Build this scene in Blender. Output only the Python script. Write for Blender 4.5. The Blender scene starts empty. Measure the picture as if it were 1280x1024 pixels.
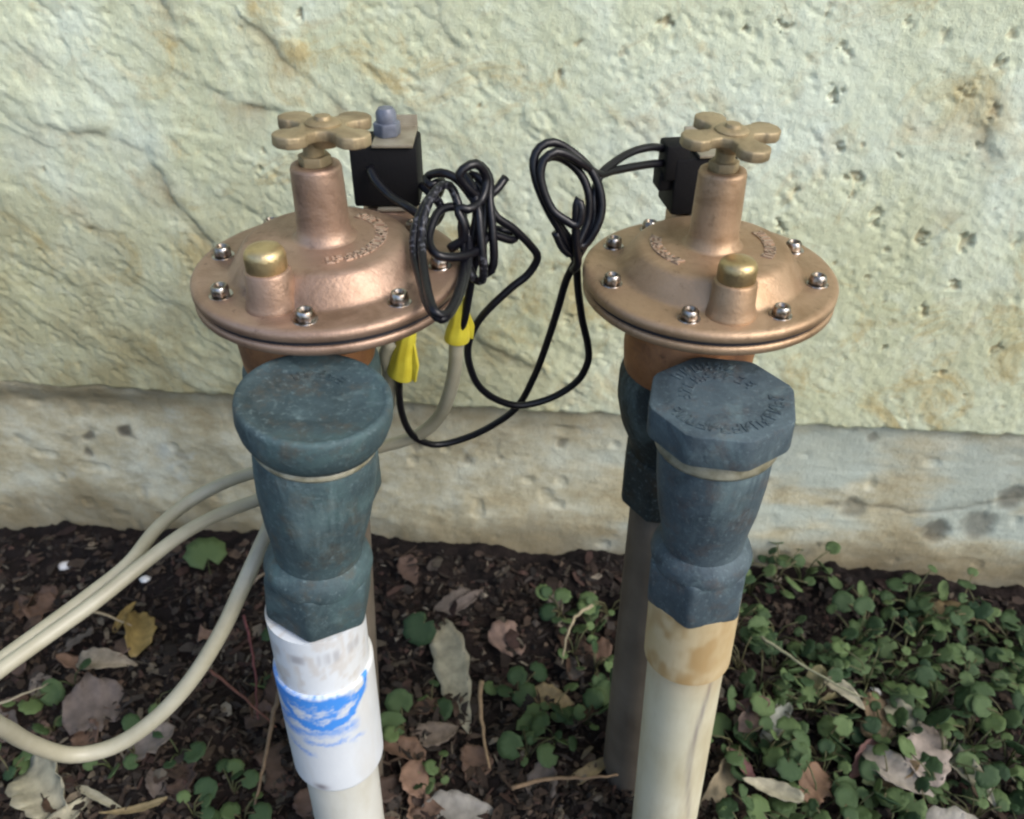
import bpy, bmesh, math, random
import numpy as np
from mathutils import Vector, Matrix

random.seed(7)
RNG = np.random.RandomState(11)
scene = bpy.context.scene
COL = scene.collection
R = math.radians

# ------------------------------------------------------------------ camera
FPX, PITCH, CAM_Z = 1100.0, R(36.0), 0.48          # focal length in photo pixels (1280 wide)
cam_data = bpy.data.cameras.new('camera')
cam_data.sensor_fit = 'HORIZONTAL'
cam_data.sensor_width = 36.0
cam_data.lens = 36.0 * FPX / 1280.0
cam_data.clip_start = 0.01
cam_data.clip_end = 200.0
cam = bpy.data.objects.new('camera', cam_data)
COL.objects.link(cam)
cam.location = (0, 0, CAM_Z)
cam.rotation_euler = (R(90) - PITCH, 0, 0)
scene.camera = cam
cam_data.dof.use_dof = True
cam_data.dof.focus_distance = 0.34
cam_data.dof.aperture_fstop = 18.0

# ------------------------------------------------------------------ world, sun, exposure
SUN_EL, SUN_AZ = R(42), R(126)        # azimuth clockwise from +Y (away from the wall, to the right)
world = bpy.data.worlds.new('World')
scene.world = world
world.use_nodes = True
wn = world.node_tree.nodes
wl = world.node_tree.links
wn.clear()
sky = wn.new('ShaderNodeTexSky')
sky.sky_type = 'NISHITA'
sky.sun_disc = False
sky.sun_elevation = SUN_EL
sky.sun_rotation = SUN_AZ
sky.air_density = 1.0
sky.dust_density = 2.5
sky.ozone_density = 1.0
bg = wn.new('ShaderNodeBackground')
bg.inputs['Strength'].default_value = 0.15
wo = wn.new('ShaderNodeOutputWorld')
wl.new(sky.outputs[0], bg.inputs['Color'])
wl.new(bg.outputs[0], wo.inputs['Surface'])
sd = bpy.data.lights.new('sun', 'SUN')
sd.energy = 0.95
sd.angle = R(30)
sd.color = (1.0, 0.985, 0.95)
sun = bpy.data.objects.new('sun', sd)
COL.objects.link(sun)
sv = Vector((math.sin(SUN_AZ) * math.cos(SUN_EL), math.cos(SUN_AZ) * math.cos(SUN_EL), math.sin(SUN_EL)))
sun.rotation_euler = sv.to_track_quat('Z', 'Y').to_euler()
sun.location = sv * 3

scene.view_settings.view_transform = 'Standard'
scene.view_settings.look = 'None'
scene.view_settings.gamma = 1.0
scene.view_settings.use_curve_mapping = False
scene.view_settings.exposure = 0.90
scene.cycles.filter_width = 2.3

# ------------------------------------------------------------------ pixel helpers (photo pixel -> direction)
CP, SP = math.cos(PITCH), math.sin(PITCH)
def ray(px, py):
    u = (512 - py) / FPX
    return Vector(((px - 640) / FPX, CP + u * SP, -SP + u * CP))
def at_y(px, py, Y):
    d = ray(px, py); return d * (Y / d.y) + Vector((0, 0, CAM_Z))
def at_z(px, py, Z):
    d = ray(px, py); return d * ((Z - CAM_Z) / d.z) + Vector((0, 0, CAM_Z))
def at_d(px, py, D):
    return ray(px, py) * D + Vector((0, 0, CAM_Z))
WALL_A, WALL_Y = R(5.0), 0.48
def wall_xz(px, py):
    d = ray(px, py); s = WALL_Y / (d.y + math.tan(WALL_A) * d.x)
    p = d * s + Vector((0, 0, CAM_Z))
    return p.x / math.cos(WALL_A), p.z

# ------------------------------------------------------------------ noise
_T = np.random.RandomState(3).rand(256, 256)
def vnoise(x, y, seed=0):
    x = np.asarray(x, float) + seed * 17.31; y = np.asarray(y, float) + seed * 9.77
    xi = np.floor(x).astype(int); yi = np.floor(y).astype(int)
    fx = x - xi; fy = y - yi
    fx = fx * fx * fx * (fx * (fx * 6 - 15) + 10); fy = fy * fy * fy * (fy * (fy * 6 - 15) + 10)
    a = _T[xi & 255, yi & 255]; b = _T[(xi + 1) & 255, yi & 255]
    c = _T[xi & 255, (yi + 1) & 255]; d = _T[(xi + 1) & 255, (yi + 1) & 255]
    return (a + (b - a) * fx) * (1 - fy) + (c + (d - c) * fx) * fy
def fbm(x, y, seed=0, octv=4, gain=0.5):
    s = 0; a = 1; t = 0
    for k in range(octv):
        s = s + a * vnoise(x * 2 ** k, y * 2 ** k, seed + k * 3); t += a; a *= gain
    return s / t
def sstep(a, b, x):
    t = np.clip((x - a) / (b - a), 0, 1); return t * t * (3 - 2 * t)

# ------------------------------------------------------------------ materials
def srgb(r, g, b):
    f = lambda c: (c / 255 / 12.92) if c / 255 <= 0.04045 else ((c / 255 + 0.055) / 1.055) ** 2.4
    return (f(r), f(g), f(b), 1)
class Mat:
    def __init__(self, name):
        self.m = bpy.data.materials.new(name); self.m.use_nodes = True
        self.nt = self.m.node_tree; self.nt.nodes.clear()
        self.out = self.nt.nodes.new('ShaderNodeOutputMaterial')
        self.b = self.nt.nodes.new('ShaderNodeBsdfPrincipled')
        self.l(self.b.outputs[0], self.out.inputs['Surface'])
        self.tc = self.nt.nodes.new('ShaderNodeTexCoord').outputs['Object']
        self.h = None
    def l(self, a, b): self.nt.links.new(a, b)
    def set(self, **k):
        for n, v in k.items():
            self.b.inputs[n.replace('_', ' ')].default_value = v
        return self
    def noise(self, scale, detail=4, rough=0.55, stretch=None, dist=0.0):
        n = self.nt.nodes.new('ShaderNodeTexNoise')
        n.inputs['Scale'].default_value = scale; n.inputs['Detail'].default_value = detail
        n.inputs['Roughness'].default_value = rough; n.inputs['Distortion'].default_value = dist
        v = self.tc
        if stretch:
            mp = self.nt.nodes.new('ShaderNodeMapping'); mp.inputs['Scale'].default_value = stretch
            if len(stretch) > 3: pass
            self.l(v, mp.inputs['Vector']); v = mp.outputs[0]
        self.l(v, n.inputs['Vector'])
        return n.outputs['Fac']
    def ramp(self, fac, stops):
        r = self.nt.nodes.new('ShaderNodeValToRGB'); e = r.color_ramp.elements
        while len(e) < len(stops): e.new(0.5)
        for q, (p, c) in zip(e, stops):
            q.position = p; q.color = c if len(c) == 4 else (*c, 1)
        self.l(fac, r.inputs['Fac']); return r.outputs['Color']
    def mix(self, fac, a, b, mode='MIX'):
        n = self.nt.nodes.new('ShaderNodeMix'); n.data_type = 'RGBA'; n.blend_type = mode
        for s, v in ((n.inputs[0], fac), (n.inputs[6], a), (n.inputs[7], b)):
            if isinstance(v, (int, float)): s.default_value = v
            elif isinstance(v, tuple): s.default_value = v if len(v) == 4 else (*v, 1)
            else: self.l(v, s)
        return n.outputs[2]
    def attr(self, name, out='Fac'):
        n = self.nt.nodes.new('ShaderNodeAttribute'); n.attribute_name = name; return n.outputs[out]
    def math(self, op, a, b=0.0):
        n = self.nt.nodes.new('ShaderNodeMath'); n.operation = op
        for s, v in ((n.inputs[0], a), (n.inputs[1], b)):
            if isinstance(v, (int, float)): s.default_value = v
            else: self.l(v, s)
        return n.outputs[0]
    def col(self, c):
        if isinstance(c, tuple): self.b.inputs['Base Color'].default_value = c
        else: self.l(c, self.b.inputs['Base Color'])
        return self
    def rough(self, fac, lo, hi):
        n = self.nt.nodes.new('ShaderNodeMapRange'); n.inputs[3].default_value = lo; n.inputs[4].default_value = hi
        self.l(fac, n.inputs[0]); self.l(n.outputs[0], self.b.inputs['Roughness']); return self
    def bump(self, fac, dist, strength=1.0):
        n = self.nt.nodes.new('ShaderNodeBump'); n.inputs['Strength'].default_value = strength
        n.inputs['Distance'].default_value = dist
        self.l(fac, n.inputs['Height'])
        if self.h is not None: self.l(self.h, n.inputs['Normal'])
        self.h = n.outputs[0]; self.l(self.h, self.b.inputs['Normal']); return self

M = {}
# stucco
m = Mat('stucco_paint'); M['stucco'] = m.m
n1 = m.noise(7, 5); n2 = m.noise(70, 5, 0.7)
c = m.ramp(n1, [(0.3, (0.53, 0.555, 0.355)), (0.7, (0.65, 0.70, 0.52))])
c = m.mix(m.ramp(n2, [(0.48, (0, 0, 0)), (0.72, (0.6,) * 3)]), c, (0.72, 0.78, 0.62))
c = m.mix(m.ramp(m.noise(330, 3, 0.7), [(0.56, (0, 0, 0)), (0.72, (0.5,) * 3)]), c, (0.44, 0.42, 0.27))
c = m.mix(m.ramp(m.noise(17, 6, 0.7, None, 1.2), [(0.52, (0, 0, 0)), (0.66, (0.8,) * 3)]), c, (0.47, 0.375, 0.17))
c = m.mix(m.ramp(m.noise(8, 4, 0.6), [(0.50, (0, 0, 0)), (0.68, (0.7,) * 3)]), c, (0.70, 0.79, 0.69))
st = m.math('MULTIPLY', m.attr('stain'), m.ramp(m.noise(45, 4), [(0.3, (0.25,) * 3), (0.62, (1, 1, 1))]))
c = m.mix(st, c, (0.30, 0.20, 0.09))
dm = m.math('MULTIPLY', m.attr('dirt_shade'), m.ramp(m.noise(28, 5, 0.65), [(0.30, (0.45,) * 3), (0.62, (1, 1, 1))]))
c = m.mix(dm, c, (0.27, 0.235, 0.12))  # mixes in tan dirt and painted shade towards the lower left
m.col(c).set(Roughness=0.92, Specular_IOR_Level=0.2).bump(m.noise(1500, 2, 0.6), 0.0004, 0.7).bump(m.noise(520, 4, 0.7), 0.0009, 0.65)
# foundation
m = Mat('foundation_concrete'); M['foundation'] = m.m
n1 = m.noise(20, 6, 0.65, (1, 1, 1.4)); n2 = m.noise(55, 5, 0.65, (0.8, 1, 1.3))
c = m.ramp(n1, [(0.32, (0.32, 0.27, 0.16)), (0.48, (0.46, 0.425, 0.295)), (0.66, (0.58, 0.585, 0.47))])
c = m.mix(m.ramp(n2, [(0.5, (0, 0, 0)), (0.72, (0.7,) * 3)]), c, (0.28, 0.245, 0.155))
c = m.mix(m.ramp(m.noise(22, 4, 0.6), [(0.60, (0, 0, 0)), (0.72, (0.7,) * 3)]), c, (0.50, 0.54, 0.49))
c = m.mix(m.math('MULTIPLY', m.attr('pale'), 0.7), c, (0.40, 0.47, 0.43))
c = m.mix(m.attr('stain'), c, (0.10, 0.09, 0.07))
c = m.mix(m.math('MULTIPLY', m.attr('dirt_shade'), 0.8), c, (0.17, 0.135, 0.075))
m.col(c).set(Roughness=0.92, Specular_IOR_Level=0.2).bump(m.noise(900, 3, 0.6), 0.0005, 0.7).bump(m.noise(300, 4, 0.7), 0.0012, 0.6)
# soil
m = Mat('soil'); M['soil'] = m.m
c = m.ramp(m.noise(55, 6, 0.65), [(0.3, (0.006, 0.005, 0.0045)), (0.55, (0.014, 0.010, 0.009)), (0.75, (0.028, 0.021, 0.018))])
c = m.mix(m.ramp(m.noise(9, 4), [(0.5, (0, 0, 0)), (0.7, (0.55,) * 3)]), c, (0.032, 0.020, 0.015))
m.col(c).set(Roughness=0.95, Specular_IOR_Level=0.2).bump(m.noise(240, 5, 0.7), 0.004, 0.9)
# coloured bits (litter, leaves)
def attr_mat(name, rough=0.75, scale=120, amt=0.5, trans=0.0, spec=0.3):
    m = Mat(name)
    c = m.attr('tint', 'Color')
    c = m.mix(1.0, c, m.ramp(m.noise(scale, 4, 0.6), [(0.25, (1 - amt,) * 3), (0.75, (1 + amt * 0.6,) * 3)]), 'MULTIPLY')
    m.col(c).set(Roughness=rough, Specular_IOR_Level=spec).bump(m.noise(scale * 3, 3), 0.001, 0.4)
    return m.m
M['litter'] = attr_mat('leaf_litter', 0.85, 200)
M['dry_leaf'] = attr_mat('dry_leaf', 0.7, 110, 0.45)
M['twig'] = attr_mat('dry_twig', 0.85, 200, 0.4)
# green leaf
def green(name, a, b):
    m = Mat(name)
    oi = m.nt.nodes.new('ShaderNodeObjectInfo').outputs['Random']
    c = m.ramp(oi, [(0.0, a), (1.0, b)])
    c = m.mix(1.0, c, m.ramp(m.noise(190, 4), [(0.3, (0.7,) * 3), (0.7, (1.2,) * 3)]), 'MULTIPLY')
    m.col(c).set(Roughness=0.55, Specular_IOR_Level=0.35).bump(m.noise(500, 3), 0.0006, 0.5)
    tr = m.nt.nodes.new('ShaderNodeBsdfTranslucent'); m.l(c, tr.inputs['Color'])
    mx = m.nt.nodes.new('ShaderNodeMixShader'); mx.inputs[0].default_value = 0.2
    m.l(m.b.outputs[0], mx.inputs[1]); m.l(tr.outputs[0], mx.inputs[2]); m.l(mx.outputs[0], m.out.inputs['Surface'])
    return m.m
M['leaf_a'] = green('weed_leaf', (0.028, 0.066, 0.026, 1), (0.125, 0.19, 0.07, 1))
M['stem'] = green('weed_stem', (0.07, 0.09, 0.035, 1), (0.13, 0.12, 0.06, 1))
# bronze
def bronze(name, a, b, dark, r0, r1, metal=0.85):
    m = Mat(name)
    n = m.noise(45, 5, 0.6); f = m.noise(900, 3, 0.6)
    c = m.ramp(n, [(0.3, a), (0.7, b)])
    c = m.mix(m.ramp(m.noise(38, 6, 0.7, None, 0.7), [(0.47, (0, 0, 0)), (0.68, (0.8,) * 3)]), c, dark)
    c = m.mix(m.ramp(m.noise(210, 4, 0.65), [(0.60, (0, 0, 0)), (0.74, (0.5,) * 3)]), c, tuple(x * 0.45 for x in dark))
    m.col(c).set(Metallic=metal).rough(m.noise(60, 5, 0.7), r0 - 0.05, r1 + 0.10).bump(f, 0.0003, 0.55).bump(m.noise(300, 3), 0.0004, 0.2)
    return m.m
M['bronze_red'] = bronze('bronze_reddish', (0.31, 0.205, 0.145), (0.40, 0.280, 0.210), (0.19, 0.118, 0.075), 0.38, 0.52, 0.7)
M['bronze_tan'] = bronze('bronze_tan', (0.36, 0.245, 0.150), (0.45, 0.315, 0.205), (0.26, 0.165, 0.09), 0.42, 0.56, 0.7)
M['bronze_body'] = bronze('bronze_body', (0.30, 0.14, 0.06), (0.42, 0.21, 0.10), (0.16, 0.08, 0.05), 0.45, 0.65, 0.6)
M['brass'] = bronze('brass_polished', (0.50, 0.38, 0.19), (0.60, 0.48, 0.27), (0.36, 0.25, 0.12), 0.30, 0.45, 0.9)
M['brass_dull'] = bronze('brass_dull', (0.30, 0.235, 0.135), (0.40, 0.325, 0.20), (0.17, 0.125, 0.07), 0.45, 0.62, 0.6)
M['bronze_worn'] = bronze('bronze_worn', (0.46, 0.34, 0.26), (0.55, 0.42, 0.33), (0.36, 0.24, 0.16), 0.35, 0.5, 0.6)
m = Mat('zinc_screw'); M['zinc'] = m.m
m.col(m.ramp(m.noise(400, 3), [(0.40, (0.20, 0.16, 0.12)), (0.65, (0.50, 0.48, 0.46))])).set(Metallic=1.0).rough(m.noise(300), 0.2, 0.42)
# verdigris patina
def patina(name, a, b, d, brown, rough=(0.5, 0.78)):
    m = Mat(name)
    n = m.noise(42, 6, 0.68, None, 0.9)
    c = m.ramp(n, [(0.3, d), (0.47, a), (0.66, b)])
    c = m.mix(m.ramp(m.noise(90, 5, 0.7), [(0.52, (0, 0, 0)), (0.70, (0.8,) * 3)]), c, brown)
    c = m.mix(m.ramp(m.noise(30, 6, 0.72, (1, 1, 0.5), 1.0), [(0.54, (0, 0, 0)), (0.72, (0.65,) * 3)]), c, (0.15, 0.215, 0.22))
    c = m.mix(m.ramp(m.noise(500, 4, 0.7), [(0.56, (0, 0, 0)), (0.74, (0.5,) * 3)]), c, (0.20, 0.27, 0.28))
    m.col(c).set(Metallic=0.1, Specular_IOR_Level=0.35).rough(n, *rough).bump(m.noise(330, 5, 0.7), 0.0006, 0.7)
    return m.m
M['patina_l'] = patina('verdigris_green', (0.046, 0.074, 0.083, 1), (0.064, 0.110, 0.114, 1), (0.024, 0.040, 0.045, 1), (0.075, 0.07, 0.055, 1))
M['patina_shade'] = patina('dark_patina_shade', (0.018, 0.026, 0.027, 1), (0.030, 0.042, 0.045, 1), (0.010, 0.014, 0.014, 1), (0.035, 0.028, 0.018, 1))  # dark patina; the rear fitting's shade is put into this colour
M['patina_r'] = patina('verdigris_blue', (0.056, 0.080, 0.095, 1), (0.082, 0.115, 0.130, 1), (0.028, 0.041, 0.049, 1), (0.085, 0.075, 0.07, 1))
m = Mat('thread_sealant'); M['sealant'] = m.m
m.col(m.ramp(m.noise(150, 4), [(0.35, (0.14, 0.13, 0.08)), (0.65, (0.34, 0.33, 0.25))])).set(Roughness=0.35)
m = Mat('rubber_gasket'); M['gasket'] = m.m
m.col((0.012, 0.013, 0.02, 1)).set(Roughness=0.6)
# PVC
def pvc(name, a, b, dirt, amt, rough=0.38):
    m = Mat(name)
    c = m.ramp(m.noise(25, 4), [(0.3, a), (0.7, b)])
    s = m.ramp(m.noise(35, 5, 0.65, (1, 1, 0.25)), [(0.48, (0, 0, 0)), (0.75, (amt,) * 3)])
    c = m.mix(s, c, dirt)
    c = m.mix(m.attr('ink'), c, (0.012, 0.23, 0.74))
    c = m.mix(m.attr('print'), c, (0.16, 0.14, 0.15))
    c = m.mix(m.attr('rust'), c, (0.36, 0.23, 0.09))
    m.col(c).set(Roughness=rough).bump(m.noise(300, 3), 0.0003, 0.3)
    return m.m
M['pvc_white'] = pvc('pvc_white', (0.58, 0.62, 0.66, 1), (0.68, 0.72, 0.75, 1), (0.50, 0.46, 0.36, 1), 0.5)
M['pvc_cream'] = pvc('pvc_cream', (0.55, 0.555, 0.50, 1), (0.64, 0.645, 0.60, 1), (0.42, 0.38, 0.27, 1), 0.6)
M['pvc_old'] = pvc('pvc_yellowed', (0.50, 0.47, 0.33, 1), (0.60, 0.58, 0.45, 1), (0.34, 0.27, 0.15, 1), 0.7, 0.45)
M['pvc_tan'] = pvc('pvc_rust_stained', (0.46, 0.36, 0.19, 1), (0.55, 0.46, 0.29, 1), (0.33, 0.21, 0.09, 1), 0.8, 0.5)
M['pvc_grey'] = pvc('pvc_dirty', (0.075, 0.06, 0.045, 1), (0.14, 0.12, 0.095, 1), (0.055, 0.04, 0.03, 1), 0.9, 0.6)
# wires
m = Mat('black_insulation'); M['wire'] = m.m
pr = m.math('MULTIPLY', m.attr('print'), m.ramp(m.noise(700, 2), [(0.52, (0, 0, 0)), (0.68, (0.22,) * 3)]))
m.col(m.mix(pr, (0.005, 0.005, 0.008, 1), (0.35, 0.36, 0.42, 1))).set(Roughness=0.34, Specular_IOR_Level=0.35).bump(m.noise(400, 2), 0.0003, 0.4)
m = Mat('beige_insulation'); M['cable'] = m.m
m.col(m.ramp(m.noise(40, 5), [(0.3, (0.28, 0.26, 0.18)), (0.7, (0.40, 0.385, 0.30))])).set(Roughness=0.45).bump(m.noise(300, 3), 0.0004, 0.4)
m = Mat('yellow_plastic'); M['yellow'] = m.m
m.col(m.ramp(m.noise(120, 3), [(0.3, (0.50, 0.42, 0.03)), (0.7, (0.62, 0.56, 0.06))])).set(Roughness=0.4)
m = Mat('black_coil_case'); M['coil'] = m.m
m.col((0.004, 0.004, 0.005, 1)).set(Roughness=0.7, Specular_IOR_Level=0.2).bump(m.noise(700, 3), 0.0003, 0.4)
m = Mat('bracket_steel'); M['bracket'] = m.m
m.col(m.ramp(m.noise(90, 4), [(0.3, (0.20, 0.17, 0.12)), (0.7, (0.34, 0.31, 0.24))])).set(Metallic=0.4, Roughness=0.5)
m = Mat('grey_plastic'); M['greyp'] = m.m
m.col(m.ramp(m.noise(150, 3), [(0.3, (0.08, 0.09, 0.12)), (0.7, (0.17, 0.19, 0.24))])).set(Roughness=0.4, Metallic=0.2)
m = Mat('pebble'); M['pebble'] = m.m
m.col(m.ramp(m.noise(150, 4), [(0.3, (0.55, 0.55, 0.53)), (0.7, (0.75, 0.75, 0.73))])).set(Roughness=0.8)

# ------------------------------------------------------------------ mesh helpers
def mesh(name, v, f, mat=None, smooth=True, attrs=None, colors=None, autosmooth=None):
    me = bpy.data.meshes.new(name)
    me.from_pydata([tuple(p) for p in v], [], f)
    me.update()
    if smooth:
        me.polygons.foreach_set('use_smooth', [True] * len(me.polygons))
    if attrs:
        for k, a in attrs.items():
            at = me.attributes.new(k, 'FLOAT', 'POINT'); at.data.foreach_set('value', np.asarray(a, np.float32).ravel())
    if colors is not None:
        at = me.attributes.new('tint', 'FLOAT_COLOR', 'POINT')
        at.data.foreach_set('color', np.asarray(colors, np.float32).ravel())
    if autosmooth:
        me.set_sharp_from_angle(angle=R(autosmooth))
    if mat: me.materials.append(mat)
    return me
def obj(name, me, parent=None, loc=(0, 0, 0)):
    o = bpy.data.objects.new(name, me); COL.objects.link(o); o.location = loc
    if parent is not None: o.parent = parent
    return o
def tag(o, label=None, cat=None, group=None, kind=None):
    if label: o['label'] = label
    if cat: o['category'] = cat
    if group: o['group'] = group
    if kind: o['kind'] = kind
    return o
def empty(name, loc, label, cat, group=None):
    o = bpy.data.objects.new(name, None); COL.objects.link(o); o.location = loc; o.empty_display_size = 0.02
    return tag(o, label, cat, group)
def align(a, b):
    """matrix with origin a and +Z along b-a"""
    d = (Vector(b) - Vector(a)).normalized()
    q = Vector((0, 0, 1)).rotation_difference(d)
    return Matrix.Translation(Vector(a)) @ q.to_matrix().to_4x4()
def lathe(prof, seg=48, mtx=None, closed=True):
    """prof: (r,z) from one axis end to the other; returns verts, faces"""
    v, f = [], []
    rows = []
    for r, z in prof:
        if r < 1e-6:
            rows.append([len(v)]); v.append(Vector((0, 0, z)))
        else:
            rows.append(list(range(len(v), len(v) + seg)))
            for k in range(seg):
                a = 2 * math.pi * k / seg; v.append(Vector((r * math.cos(a), r * math.sin(a), z)))
    for A, B in zip(rows, rows[1:]):
        for k in range(seg):
            k2 = (k + 1) % seg
            if len(A) == 1 and len(B) == 1: continue
            if len(A) == 1: f.append((A[0], B[k2], B[k]))
            elif len(B) == 1: f.append((A[k], A[k2], B[0]))
            else: f.append((A[k], A[k2], B[k2], B[k]))
    if mtx is not None: v = [mtx @ p for p in v]
    return v, f
def prism(outline, z0, z1, bev=0.0008, segs=2, mtx=None):
    """extruded outline with bevelled edges"""
    bm = bmesh.new()
    a = [bm.verts.new((x, y, z0)) for x, y in outline]; b = [bm.verts.new((x, y, z1)) for x, y in outline]
    n = len(a)
    bm.faces.new(list(reversed(a))); bm.faces.new(b)
    for k in range(n): bm.faces.new((a[k], a[(k + 1) % n], b[(k + 1) % n], b[k]))
    bmesh.ops.recalc_face_normals(bm, faces=bm.faces)
    if bev:
        ed = [e for e in bm.edges if e.calc_face_angle(0) > 0.35]
        bmesh.ops.bevel(bm, geom=ed, offset=bev, segments=segs, affect='EDGES', profile=0.5)
    bm.verts.ensure_lookup_table()
    v = [p.co.copy() for p in bm.verts]; idx = {p: i for i, p in enumerate(bm.verts)}
    f = [tuple(idx[q] for q in fc.verts) for fc in bm.faces]
    bm.free()
    if mtx is not None: v = [mtx @ p for p in v]
    return v, f
def box(sx, sy, z0, z1, bev=0.001, mtx=None):
    return prism([(-sx / 2, -sy / 2), (sx / 2, -sy / 2), (sx / 2, sy / 2), (-sx / 2, sy / 2)], z0, z1, bev, 2, mtx)
def ngon(n, r, ph=0.0):
    return [(r * math.cos(2 * math.pi * k / n + ph), r * math.sin(2 * math.pi * k / n + ph)) for k in range(n)]
def join(parts):
    v, f = [], []
    for a, b in parts:
        o = len(v); v += a; f += [tuple(i + o for i in q) for q in b]
    return v, f
def catmull(P, step=0.002):
    P = [Vector(p) for p in P]
    P = [P[0] * 2 - P[1]] + P + [P[-1] * 2 - P[-2]]
    out = []
    for i in range(1, len(P) - 2):
        p0, p1, p2, p3 = P[i - 1:i + 3]
        n = max(2, int((p2 - p1).length / step))
        # centripetal-ish: scale tangents by the local chord to avoid loops
        c = (p2 - p1).length
        t1 = (p2 - p0) * (c / max((p2 - p1).length + (p1 - p0).length, 1e-6))
        t2 = (p3 - p1) * (c / max((p3 - p2).length + (p2 - p1).length, 1e-6))
        for k in range(n):
            t = k / n; t2_ = t * t; t3 = t2_ * t
            out.append(p1 * (2 * t3 - 3 * t2_ + 1) + t1 * (t3 - 2 * t2_ + t) + p2 * (-2 * t3 + 3 * t2_) + t2 * (t3 - t2_))
    out.append(P[-2])
    return out
def tube(path, rad, seg=8, wob=0.0):
    v, f = [], []
    n = len(path)
    T = [(path[min(i + 1, n - 1)] - path[max(i - 1, 0)]).normalized() for i in range(n)]
    N = T[0].orthogonal().normalized()
    for i in range(n):
        if i:
            N = (N - T[i] * N.dot(T[i]))
            N = N.normalized() if N.length > 1e-6 else T[i].orthogonal().normalized()
        B = T[i].cross(N)
        r = rad[i] if isinstance(rad, (list, tuple)) else rad
        for k in range(seg):
            a = 2 * math.pi * k / seg
            v.append(path[i] + (N * math.cos(a) + B * math.sin(a)) * r)
    for i in range(n - 1):
        for k in range(seg):
            k2 = (k + 1) % seg
            f.append((i * seg + k, i * seg + k2, (i + 1) * seg + k2, (i + 1) * seg + k))
    f.append(tuple(reversed(range(seg)))); f.append(tuple(range((n - 1) * seg, n * seg)))
    return v, f
def heightgrid(xs, ys, fn):
    X, Y = np.meshgrid(xs, ys)
    P, at = fn(X, Y)
    ny, nx = X.shape
    i = np.arange(ny - 1)[:, None] * nx + np.arange(nx - 1)[None, :]
    F = np.stack([i, i + 1, i + nx + 1, i + nx], -1).reshape(-1, 4)
    return P.reshape(-1, 3), F.tolist(), at

# ------------------------------------------------------------------ ground
def ground_h(x, y):
    x = np.asarray(x, float); y = np.asarray(y, float)
    near = sstep(2.0, 0.6, np.hypot(x, y - 0.3))
    h = -0.018 * sstep(0.2, 0.45, np.abs(x)) * near
    h = h + near * (0.016 * (fbm(x * 22, y * 22, 5, 3) - 0.5) + 0.010 * (fbm(x * 90, y * 90, 9, 3) - 0.5))
    h = h + 0.006 * np.abs(fbm(x * 150, y * 150, 21, 2) - 0.5) * near
    bank = sstep(0.055, 0.0, (WALL_Y - math.tan(WALL_A) * x) - y) * near
    h = h + bank * (0.006 + 0.014 * (fbm(x * 14, y * 3, 31, 3) - 0.5))
    return h - 0.004
def gz(x, y): return float(ground_h(np.array([x]), np.array([y]))[0])
xs = np.unique(np.concatenate([np.linspace(-40, -3, 8), np.linspace(-3, -0.6, 14), np.arange(-0.6, 0.6, 0.0025), np.linspace(0.6, 3, 14), np.linspace(3, 40, 8)]))
ys = np.unique(np.concatenate([np.linspace(-40, -2, 8), np.linspace(-2, 0.1, 14), np.arange(0.1, 0.56, 0.0025), np.linspace(0.56, 0.62, 3)]))
v, f, _ = heightgrid(xs, ys, lambda X, Y: (np.stack([X, Y, ground_h(X, Y)], -1), None))
tag(obj('ground', mesh('ground', v, f, M['soil'])), 'dark brown soil under the valves and weeds', 'soil', kind='structure')

# ------------------------------------------------------------------ wall
wall = empty('stucco_wall', (0, WALL_Y, 0), 'cream stucco house wall above a pale concrete foundation', 'wall')
wall.rotation_euler = (0, 0, -WALL_A)
def seg_dist(X, Z, pts):
    """unsigned distance and side (+ = left of travel) to a polyline"""
    best = np.full(X.shape, 9.0); side = np.zeros(X.shape)
    for (x0, z0), (x1, z1) in zip(pts, pts[1:]):
        dx, dz = x1 - x0, z1 - z0; L2 = dx * dx + dz * dz
        t = np.clip(((X - x0) * dx + (Z - z0) * dz) / L2, 0, 1)
        d = np.hypot(X - x0 - t * dx, Z - z0 - t * dz)
        s = np.sign(dx * (Z - z0) - dz * (X - x0))
        w = d < best
        best = np.where(w, d, best); side = np.where(w, s, side)
    return best, side
LAPS = [  # trowel laps: (pixels along the edge, strength)
    ([(205, -20), (228, 40), (255, 85), (290, 118), (335, 128)], 1.0),
    ([(-20, 105), (30, 140), (85, 158), (150, 168), (190, 182), (212, 222), (240, 262), (268, 300)], 1.0),
    ([(330, 30), (365, 72), (400, 100), (432, 135)], 0.8),
    ([(495, 130), (540, 160), (580, 195), (610, 225)], 0.6),
    ([(590, 410), (620, 425), (660, 447), (700, 470)], 0.8),
    ([(-20, 25), (20, 60), (60, 75)], 0.5),
    ([(1225, 160), (1240, 200), (1225, 240), (1190, 270)], 0.7),
    ([(1160, 480), (1190, 430), (1215, 380)], 0.5),
    ([(120, 420), (150, 440), (200, 448)], 0.5),
    ([(560, 20), (580, 60), (560, 100)], 0.4),
]
LAPS = [([wall_xz(*p) for p in pts], s) for pts, s in LAPS]
def ledge_z(x):
    return 0.1345 + 0.004 * (fbm(x * 28, x * 0 + 3, 41, 3) - 0.5) + 0.0035 * (fbm(x * 130, x * 0 + 7, 47, 2) - 0.5)
PITS = []
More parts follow.
